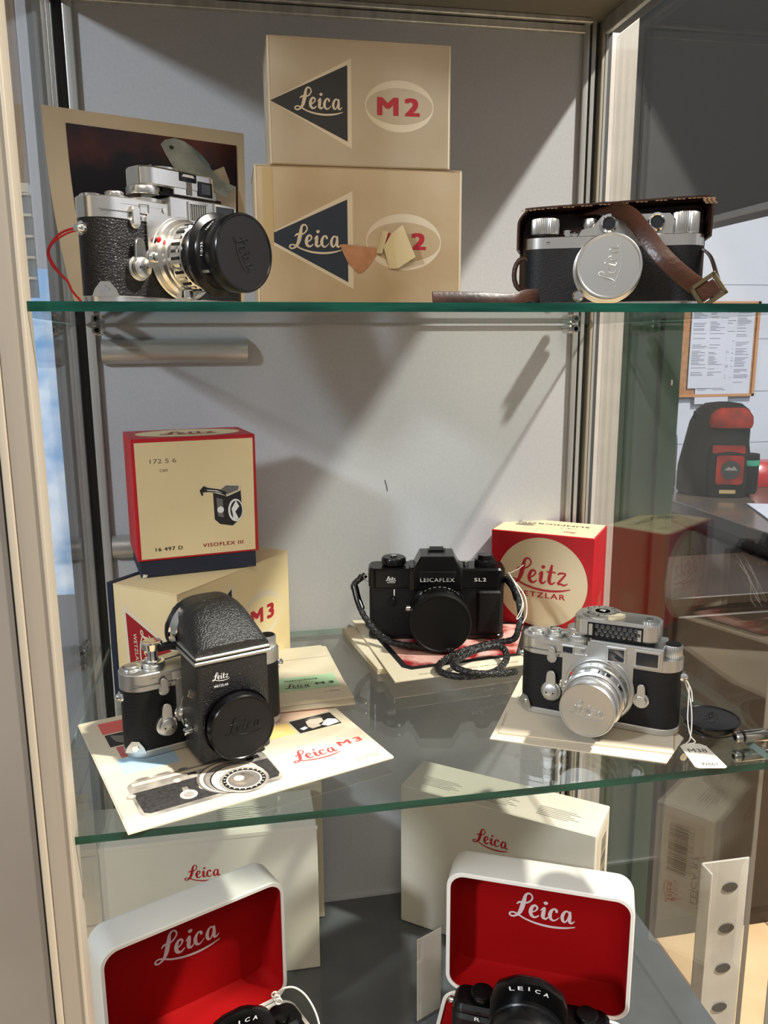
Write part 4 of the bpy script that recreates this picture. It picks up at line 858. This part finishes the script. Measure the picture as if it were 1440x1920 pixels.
def braid(b, pts, r=3.3, m=BRAID):
    P = spl3(pts, 8); N = len(P)
    b.tube(P, r*.86, m, 10)
    # plaited surface: two counter-wound ridges
    for ph_ in (0, PI/2, PI, 3*PI/2):
        for sgn in (1, -1):
            Q = []; prev = None; s_ = 0
            P2 = spl3(pts, 22)
            for i in range(len(P2)):
                t_ = (P2[min(i+1, len(P2)-1)]-P2[max(i-1, 0)]).normalized()
                a_ = t_.orthogonal().normalized() if prev is None else (prev-t_*prev.dot(t_)).normalized(); prev = a_; bb_ = t_.cross(a_)
                if i: s_ += (P2[i]-P2[i-1]).length
                th = sgn*s_/r*.8+ph_; Q.append(P2[i]+a_*r*.84*math.cos(th)+bb_*r*.84*math.sin(th))
            b.tube(Q, .7, m, 5)
braid(st, PL); braid(st, PRr)
st.tube(spl3([(.2690, -.046, .438), (.2602, -.05, .4288)]), 2.4, BLACK, 10); st.tube(spl3([(.2605, -.051, .427), (.2625, -.058, .415), (.2655, -.066, .405)]), 4.2, BLACK, 10)
st.tube(spl3([(.4225, -.092, .4385), (.4262, -.106, .432), (.4268, -.118, .422)]), 4.2, BLACK, 10); st.tube([tuple(Vector((.2600, -.050, .4290))*1000+Vector((2.6*math.cos(a), 0, 2.6*math.sin(a)))) for a in [i*PI/5 for i in range(10)]], .8, BRIGHT, 6, True)
o = st.build('camera_strap'); o['label'] = 'black braided cord strap coiled in front of the all-black reflex camera'; o['category'] = 'strap'
b = MB(); b.tube(spl3([(.4231, -.098, .4466), (.4264, -.118, .4344), (.4281, -.132, .4226), (.4239, -.136, .410), (.4199, -.136, .4074), (.4270, -.133, .424), (.4246, -.108, .4419)]), .55, WSTR, 6)
b.tube(spl3([(.4231, -.10, .446), (.431, -.105, .452), (.436, -.108, .457)]), .5, WSTR, 6); b.tube(spl3([(.4251, -.10, .442), (.4300, -.130, .430), (.4310, -.135, .412), (.4259, -.138, .402)]), .55, WSTR, 6)
o = b.build('tag_string'); o['label'] = 'white string tied to the right lug of the all-black reflex camera'; o['category'] = 'string'

# lens carton
t = thing('lens_carton', 'red and cream Leitz lens carton with a big pale circle, against the right glass', 'carton', (.4243, -.0327, ZM+.0083), -35.8)
b = MB(); b.box(0, 118, 0, 74, 0, 110, REDC, 1.2); b.flat(ell(60, 53, 52.5, 52.5, 72), CREAM, FRONT(0, -.15, 0)); b.script('Leitz', 58, 62, 70, bpy.data.materials['print_red'], FRONT(0, -.3, 0)); b.text('WETZLAR', 57, 38.5, 62, 6.4, bpy.data.materials['print_red'], FRONT(0, -.3, 0), .03)
b.flat([(1.5, 1), (116.5, 1), (116.5, 73), (1.5, 73)], CREAM, T(0, 0, 110.15))
b.text('SUMMICRON', 60, 62, 84, 7, BLKP, T(0, 0, 110.3) @ T(60, 36, 0) @ RZ(180) @ T(-60, -36, 0) @ T(0, -42, 0), .01)
b.script('Leitz', 24, 20, 16, REDT, T(0, 0, 110.3) @ T(60, 36, 0) @ RZ(180) @ T(-60, -36, 0) @ T(10, 34, 0)); b.text('11817', 40, 34, 18, 4, GREYT, T(0, 0, 110.3) @ T(60, 36, 0) @ RZ(180) @ T(-60, -36, 0))
for k in range(3): b.flat(ell(0, 0, 12, 1.6, 24), GREYT, T(28, 46-k*4.4, 110.32))
for k, s_ in enumerate(('LEITZ WETZLAR', 'SUMMICRON-R', '1:2/50 MM', 'MADE IN')): b.text(s_, 0, 0, 30-k*3, 2.6, mat('dull_gold_print', (190, 140, 120), .5) if k == 0 else bpy.data.materials['dull_gold_print'], RIGHTF(118.2, 0, 0) @ T(50-k*5, 22, 0) @ RZ(90))
b.build('box', t)

# leaflets, silver camera and its tag
def leaf(label, pts, z, th):
    b = MB(); b.prism(pts, 0, th, PAPER); o = b.build('leaflet', None, (.34, -.30, z)); o['label'] = label; o['category'] = 'leaflet'; o['group'] = 'leaflets under the silver camera'
leaf('lowest cream leaflet under the silver camera, sticking out furthest to the front', [(-3, -5), (122, -72), (158, -36), (152, 150), (70, 118)], ZM+.0001, .9)
leaf('upper cream leaflet directly under the silver camera', [(7, 2), (134, -61), (158, -20), (180, 60), (176, 158), (75, 112)], ZM+.0012, 1.2)
lb = MB(); lb.text('ERNST LEITZ WETZLAR', 0, 0, 26, 1.8, GREYT); o = lb.build('leaflet_print', None, (.360, -.275, ZM+.0026), 62); 
prt = o
c = m_camera('silver and black rangefinder camera with silver lens cap stamped Leica, on cream leaflets', (.4428, -.2865, ZM+.0026), -36, 'M3', 'film cameras')
meter(c, 'M3')
for q_ in [x for x in bpy.data.objects if x.name.startswith('leaflet') and x.get('label', '').startswith('upper')]:
    prt.parent = q_; prt.location = (.020, .025, .0014)
pt = thing('price_tag', 'white hand-written M38 price tag lying beside the silver camera', 'tag', (.4965, -.3625, ZM+.0006), 0)
b = MB(); TM = RZ(-68)
tagp = [(-14, -9.5), (12, -9.5), (17, -5), (17, 5), (12, 9.5), (-14, 9.5)]
tagp = [(-8, -24), (10, -24), (12, -22), (9, 12), (5, 16), (-6, 16), (-10, 12), (-10, -22)]
TM = RZ(-11); b.prism([(x*1.15, y) for x, y in tagp], 0, .5, WHITEC, TM, ch=.1); b.text('M38', 0, 4, 15, 6, BLKP, TM @ T(0, 0, .6)); b.text('W661', 1, -18, 13, 4.6, BLKP, TM @ T(0, 0, .6)); b.build('card', pt)
b = MB(); O = Vector((.4975, -.3610, ZM+.0006)); W3 = lambda l: [tuple((Vector(p)-O)*1000) for p in l]
for l in ([(.5020, -.3235, .4125), (.5052, -.3225, .4053), (.5087, -.3245, .3933), (.5053, -.3345, .3813), (.5017, -.3402, .366), (.4945, -.3462, .364)], [(.5020, -.3235, .4125), (.5072, -.3235, .4053), (.5060, -.3265, .3903), (.5023, -.3335, .3783), (.5017, -.3400, .368), (.5033, -.3452, .3642), (.4955, -.3472, .364)], [(.5020, -.3235, .4125), (.5090, -.3240, .402), (.5105, -.3255, .391)]):
    b.tube(spline(W3(l), 6), .55, WSTR, 6)
b.build('string', pt)
b = MB(); b.lathe([(0, 0), (22, 0), (22, 1), (23.6, 3), (25, 8), (24.6, 9), (23.6, 9), (23, 8.4, BPLAST), (0, 8.4)], BLACK, I4, 64); b.script('Leica', 0, 0, 24, BLACK, T(0, 0, 8.4) @ RZ(60), relief=.3)
o = b.build('lens_cover', None, (.5325, -.3195, ZM+.0002)); o['label'] = 'loose black push-on lens cap lying right of the silver camera'; o['category'] = 'lens cap'

# ================================================================== BOTTOM LEVEL
def case(label, loc, rz, tilt=0):
    t = thing('presentation_case', label, 'presentation case', loc, rz, 'open presentation cases')
    b = MB(); W_, D_, H_ = 180, 128, 45; o1 = rrect(W_, D_, 16, 8, 0, -D_/2); i1 = rrect(W_-7, D_-7, 13, 8, 0, -D_/2)
    n = len(o1); vs = [(p[0], p[1], 0) for p in o1]+[(p[0], p[1], H_) for p in o1]+[(p[0], p[1], H_) for p in i1]+[(p[0], p[1], H_-3) for p in i1]
    b.add(vs, [(k*n+i, k*n+(i+1) % n, (k+1)*n+(i+1) % n, (k+1)*n+i) for k in range(3) for i in range(n)], WHITEP, I4, True); b.flat(o1, WHITEP, I4, True); b.build('base', t)
    b = MB(); b.prism(inset(i1, .3), 20, H_-1.5, REDV, ch=1.5); b.build('base_lining', t)
    LM = T(0, 0, H_) @ RX(tilt) @ FRONT(0, 0, 0); h = 134; dp = 46
    o1 = rrect(W_, h, 17, 8, 0, h/2); i1 = rrect(W_-8, h-8, 14, 8, 0, h/2)
    vs = [(p[0], p[1], -dp+3) for p in inset(o1, 3)]+[(p[0], p[1], -dp+6) for p in inset(o1, 1)]+[(p[0], p[1], -dp+10) for p in o1]+[(p[0], p[1], -1) for p in o1]+[(p[0], p[1], 0) for p in inset(o1, 1)]+[(p[0], p[1], 0) for p in i1]+[(p[0], p[1], -3) for p in i1]
    b = MB(); b.add(vs, [(k*n+i, k*n+(i+1) % n, (k+1)*n+(i+1) % n, (k+1)*n+i) for k in range(6) for i in range(n)], WHITEP, LM, True); b.flat(inset(o1, 3), WHITEP, LM @ T(0, 0, -dp+3), True); b.build('lid', t)
    b = MB(); i2 = inset(i1, .2); i3 = inset(i1, 6)
    vs = [(p[0], p[1], -1.2) for p in i2]+[(p[0], p[1], -dp+14) for p in inset(i1, 2.5)]+[(p[0], p[1], -dp+9) for p in i3]
    b.add(vs, [(k*n+(i+1) % n, k*n+i, (k+1)*n+i, (k+1)*n+(i+1) % n) for k in range(2) for i in range(n)], REDV, LM, True) if False else b.add(vs, [(k*n+i, k*n+(i+1) % n, (k+1)*n+(i+1) % n, (k+1)*n+i) for k in range(2) for i in range(n)], REDV, LM, True)
    b.flat(i3, REDV, LM @ T(0, 0, -dp+9)); b.script('Leica', 2, 80, 66, SILVINK, LM @ T(0, 0, -dp+9.4)); b.build('lid_lining', t)
    return t
case('open white case lined in red, at the left of the cabinet floor', (.083, -.235, .0005), 24.3)
case('open white case lined in red, at the right of the cabinet floor', (.405, -.258, .0005), -25.7)

def slr(label, loc, rz, txt):
    t = thing('reflex_camera', label, 'camera', loc, rz, 'black reflex cameras in the cases')
    b = MB(); b.prism(rrect(142, 38, 12, 8), 0, 46, BLACKM, ch=3); b.prism(rrect(140, 30, 10, 8), 43, 53, BLACK, ch=3); b.build('body', t)
    b = MB(); vs = []; secs = ((-26, 99, 22, 34), (-20, 99.5, 22, 34), (-12, 96, 20, 32), (2, 78, 18, 30), (14, 56, 16, 28))
    for (y, h, wt, wb) in secs:
        for (x, z) in ((-wb, 50), (-wb, 64+(h-64)*.35), (-wb*.86, 64+(h-64)*.7), (-wt*.75, h-2.4), (-wt*.4, h), (wt*.4, h), (wt*.75, h-2.4), (wb*.86, 64+(h-64)*.7), (wb, 64+(h-64)*.35), (wb, 50)): vs.append((x, y, z))
    b.add(vs, [(k*10+i, k*10+i+1, (k+1)*10+i+1, (k+1)*10+i) for k in range(4) for i in range(9)]+[tuple(range(10)), tuple(reversed(range(40, 50)))], BLACK, I4, True)
    # lettering follows the arched front of the finder
    for k, chh in enumerate('LEICA'): b.text(chh, 0, 0, 4.6 if chh != 'I' else 1.3, 3.8, WHT, FRONT(-15+7.5*k, -26.4, 94.5-abs(k-2)**1.5*1.0) @ RZ(-(k-2)*6), .03)
    b.build('prism_housing', t)
    b = MB(); b.cyl(11, 53, 60, BLACK, T(-44, 0, 0), 1, 40, knurl=(26, .6)); b.build('shutter_dial', t)
    b = MB(); b.cyl(10, 53, 58, BLACK, T(50, 0, 0), 1, 40, knurl=(26, .6)); b.build('rewind_crank', t)
    L = FRONT(0, -18, 46); b = MB(); b.lathe([(36, 0), (36, 12), (35, 13), (35, 30), (34, 31)], BLACK, L, 72, {2: (44, .6)}); b.build('lens_barrel', t)
    b = MB(); b.lathe([(34, 28), (35.5, 29), (35.5, 38), (34, 40), (0, 40)], BLACKM, L, 72); b.build('lens_cap', t)
    b = MB(); b.lathe([(3, 0), (3.6, 3), (2, 5), (0, 5.5)], BRIGHT, LEFTF(-71, 0, 44), 20); b.build('strap_lug', t)
    if txt: b = MB(); b.text(txt, 0, 0, 5, 3.6, WHT, FRONT(-46, -19.3, 46), .02); b.build('model_mark', t)
    return t
slr('black reflex camera sitting in the left red-lined case, LEICA on its finder', (.107, -.290, .0345), 24.3, None)
slr('black reflex camera sitting in the right red-lined case, marked R beside the lens', (.379, -.312, .0440), -25.7, 'R')
b = MB(); b.tube(spl3([(.150, -.262, .105), (.158, -.264, .112), (.168, -.266, .113), (.178, -.270, .106), (.186, -.276, .092), (.190, -.282, .075)]), .9, WSTR, 8)
for k in range(3): b.tube([(150+3*math.cos(a)+k*1.5, -262-k*2, 105+3*math.sin(a)-k*2) for a in [i*PI/5 for i in range(10)]], .8, WSTR, 6, True)
o = b.build('tag_string'); o['label'] = 'white looped string on the camera in the left case, by its right end'; o['category'] = 'string'
b = MB(); b.tube(spl3([(.030, -.300, .078), (.034, -.300, .088), (.044, -.301, .094), (.052, -.302, .092), (.054, -.303, .085)]), .8, WSTR, 8)
o = b.build('tag_string'); o['label'] = 'thin white string loop at the lower left, in front of the left case lining'; o['category'] = 'string'

# white cartons behind
t = thing('white_carton', 'large white Leica carton standing square behind the left open case', 'carton', (-.0215, -.1115, .0005), -.5, 'white cartons')
b = MB(); b.box(0, 228, 0, 78, 0, 177, WHITEC, 1.6); b.script('Leica', 104, 136, 38, REDC, FRONT(0, -.2, 0)); b.box(-.5, 228.5, -.4, .2, 173, 177.4, WHITEC, .15)
for k in range(9): b.flat([(120, 20+k*4), (120+60*(.6+.4*((k*7) % 5)/5), 20+k*4), (120+60*(.6+.4*((k*7) % 5)/5), 20.8+k*4), (120, 20.8+k*4)], GREYT, T(0, 0, 177.2))
b.build('box', t)
t = thing('white_carton', 'large white Leica carton standing at an angle behind the right open case', 'carton', (.3115, -.0545, .0005), -38, 'white cartons')
b = MB(); b.box(0, 230, 0, 66, 0, 181, WHITEC, 1.6); b.script('Leica', 113, 142, 42, REDC, FRONT(0, -.2, 0))
for j in range(3):
    for k in range(6): b.flat([(20+j*70, 14+k*3.4), (20+j*70+52*(.7+.3*((k*5) % 3)/3), 14+k*3.4), (20+j*70+52*(.7+.3*((k*5) % 3)/3), 14.7+k*3.4), (20+j*70, 14.7+k*3.4)], GREYT, T(0, 0, 181.2))
RF = RIGHTF(230.2, 0, 0); rnd = random.Random(3); z = 100
b.flat([(10, 60), (56, 60), (56, 170), (10, 170)], PAPER, RF)
while z < 160: hh = rnd.choice((.6, 1, 1.6)); b.flat([(28, z), (50, z), (50, z+hh), (28, z+hh)], BLKP, RF @ T(0, 0, .15)); z += hh+rnd.choice((.6, 1, 1.4))
b.text('LEICA R7', 0, 0, 60, 6, BLKP, RF @ T(18, 102, .15) @ RZ(90)); b.text('10068', 0, 0, 22, 5, BLKP, RF @ T(12, 80, .15) @ RZ(90)); b.script('Leica', 0, 0, 28, REDC, RF @ T(44, 74, .15) @ RZ(90))
b.build('box', t)
t = MB(); t.box(0, 205, 0, 29, 0, 181, mat('cream_backing_card', (220, 206, 176), .55), 1); o = t.build('backing_carton', None, (.016, -.031, .0005)); o['label'] = 'slim cream carton behind the left white carton, its right edge showing'; o['category'] = 'carton'
t = thing('acrylic_sleeve', 'white card in a clear acrylic sleeve, left of the right open case', 'card holder', (.2945, -.2125, .0005), 25)
b = MB(); b.box(3, 34, 1, 2, 2, 98, WHITEC); b.build('card', t); b = MB(); b.box(0, 36, -.6, 3.6, 0, 100, CLEAR); b.build('sleeve', t)
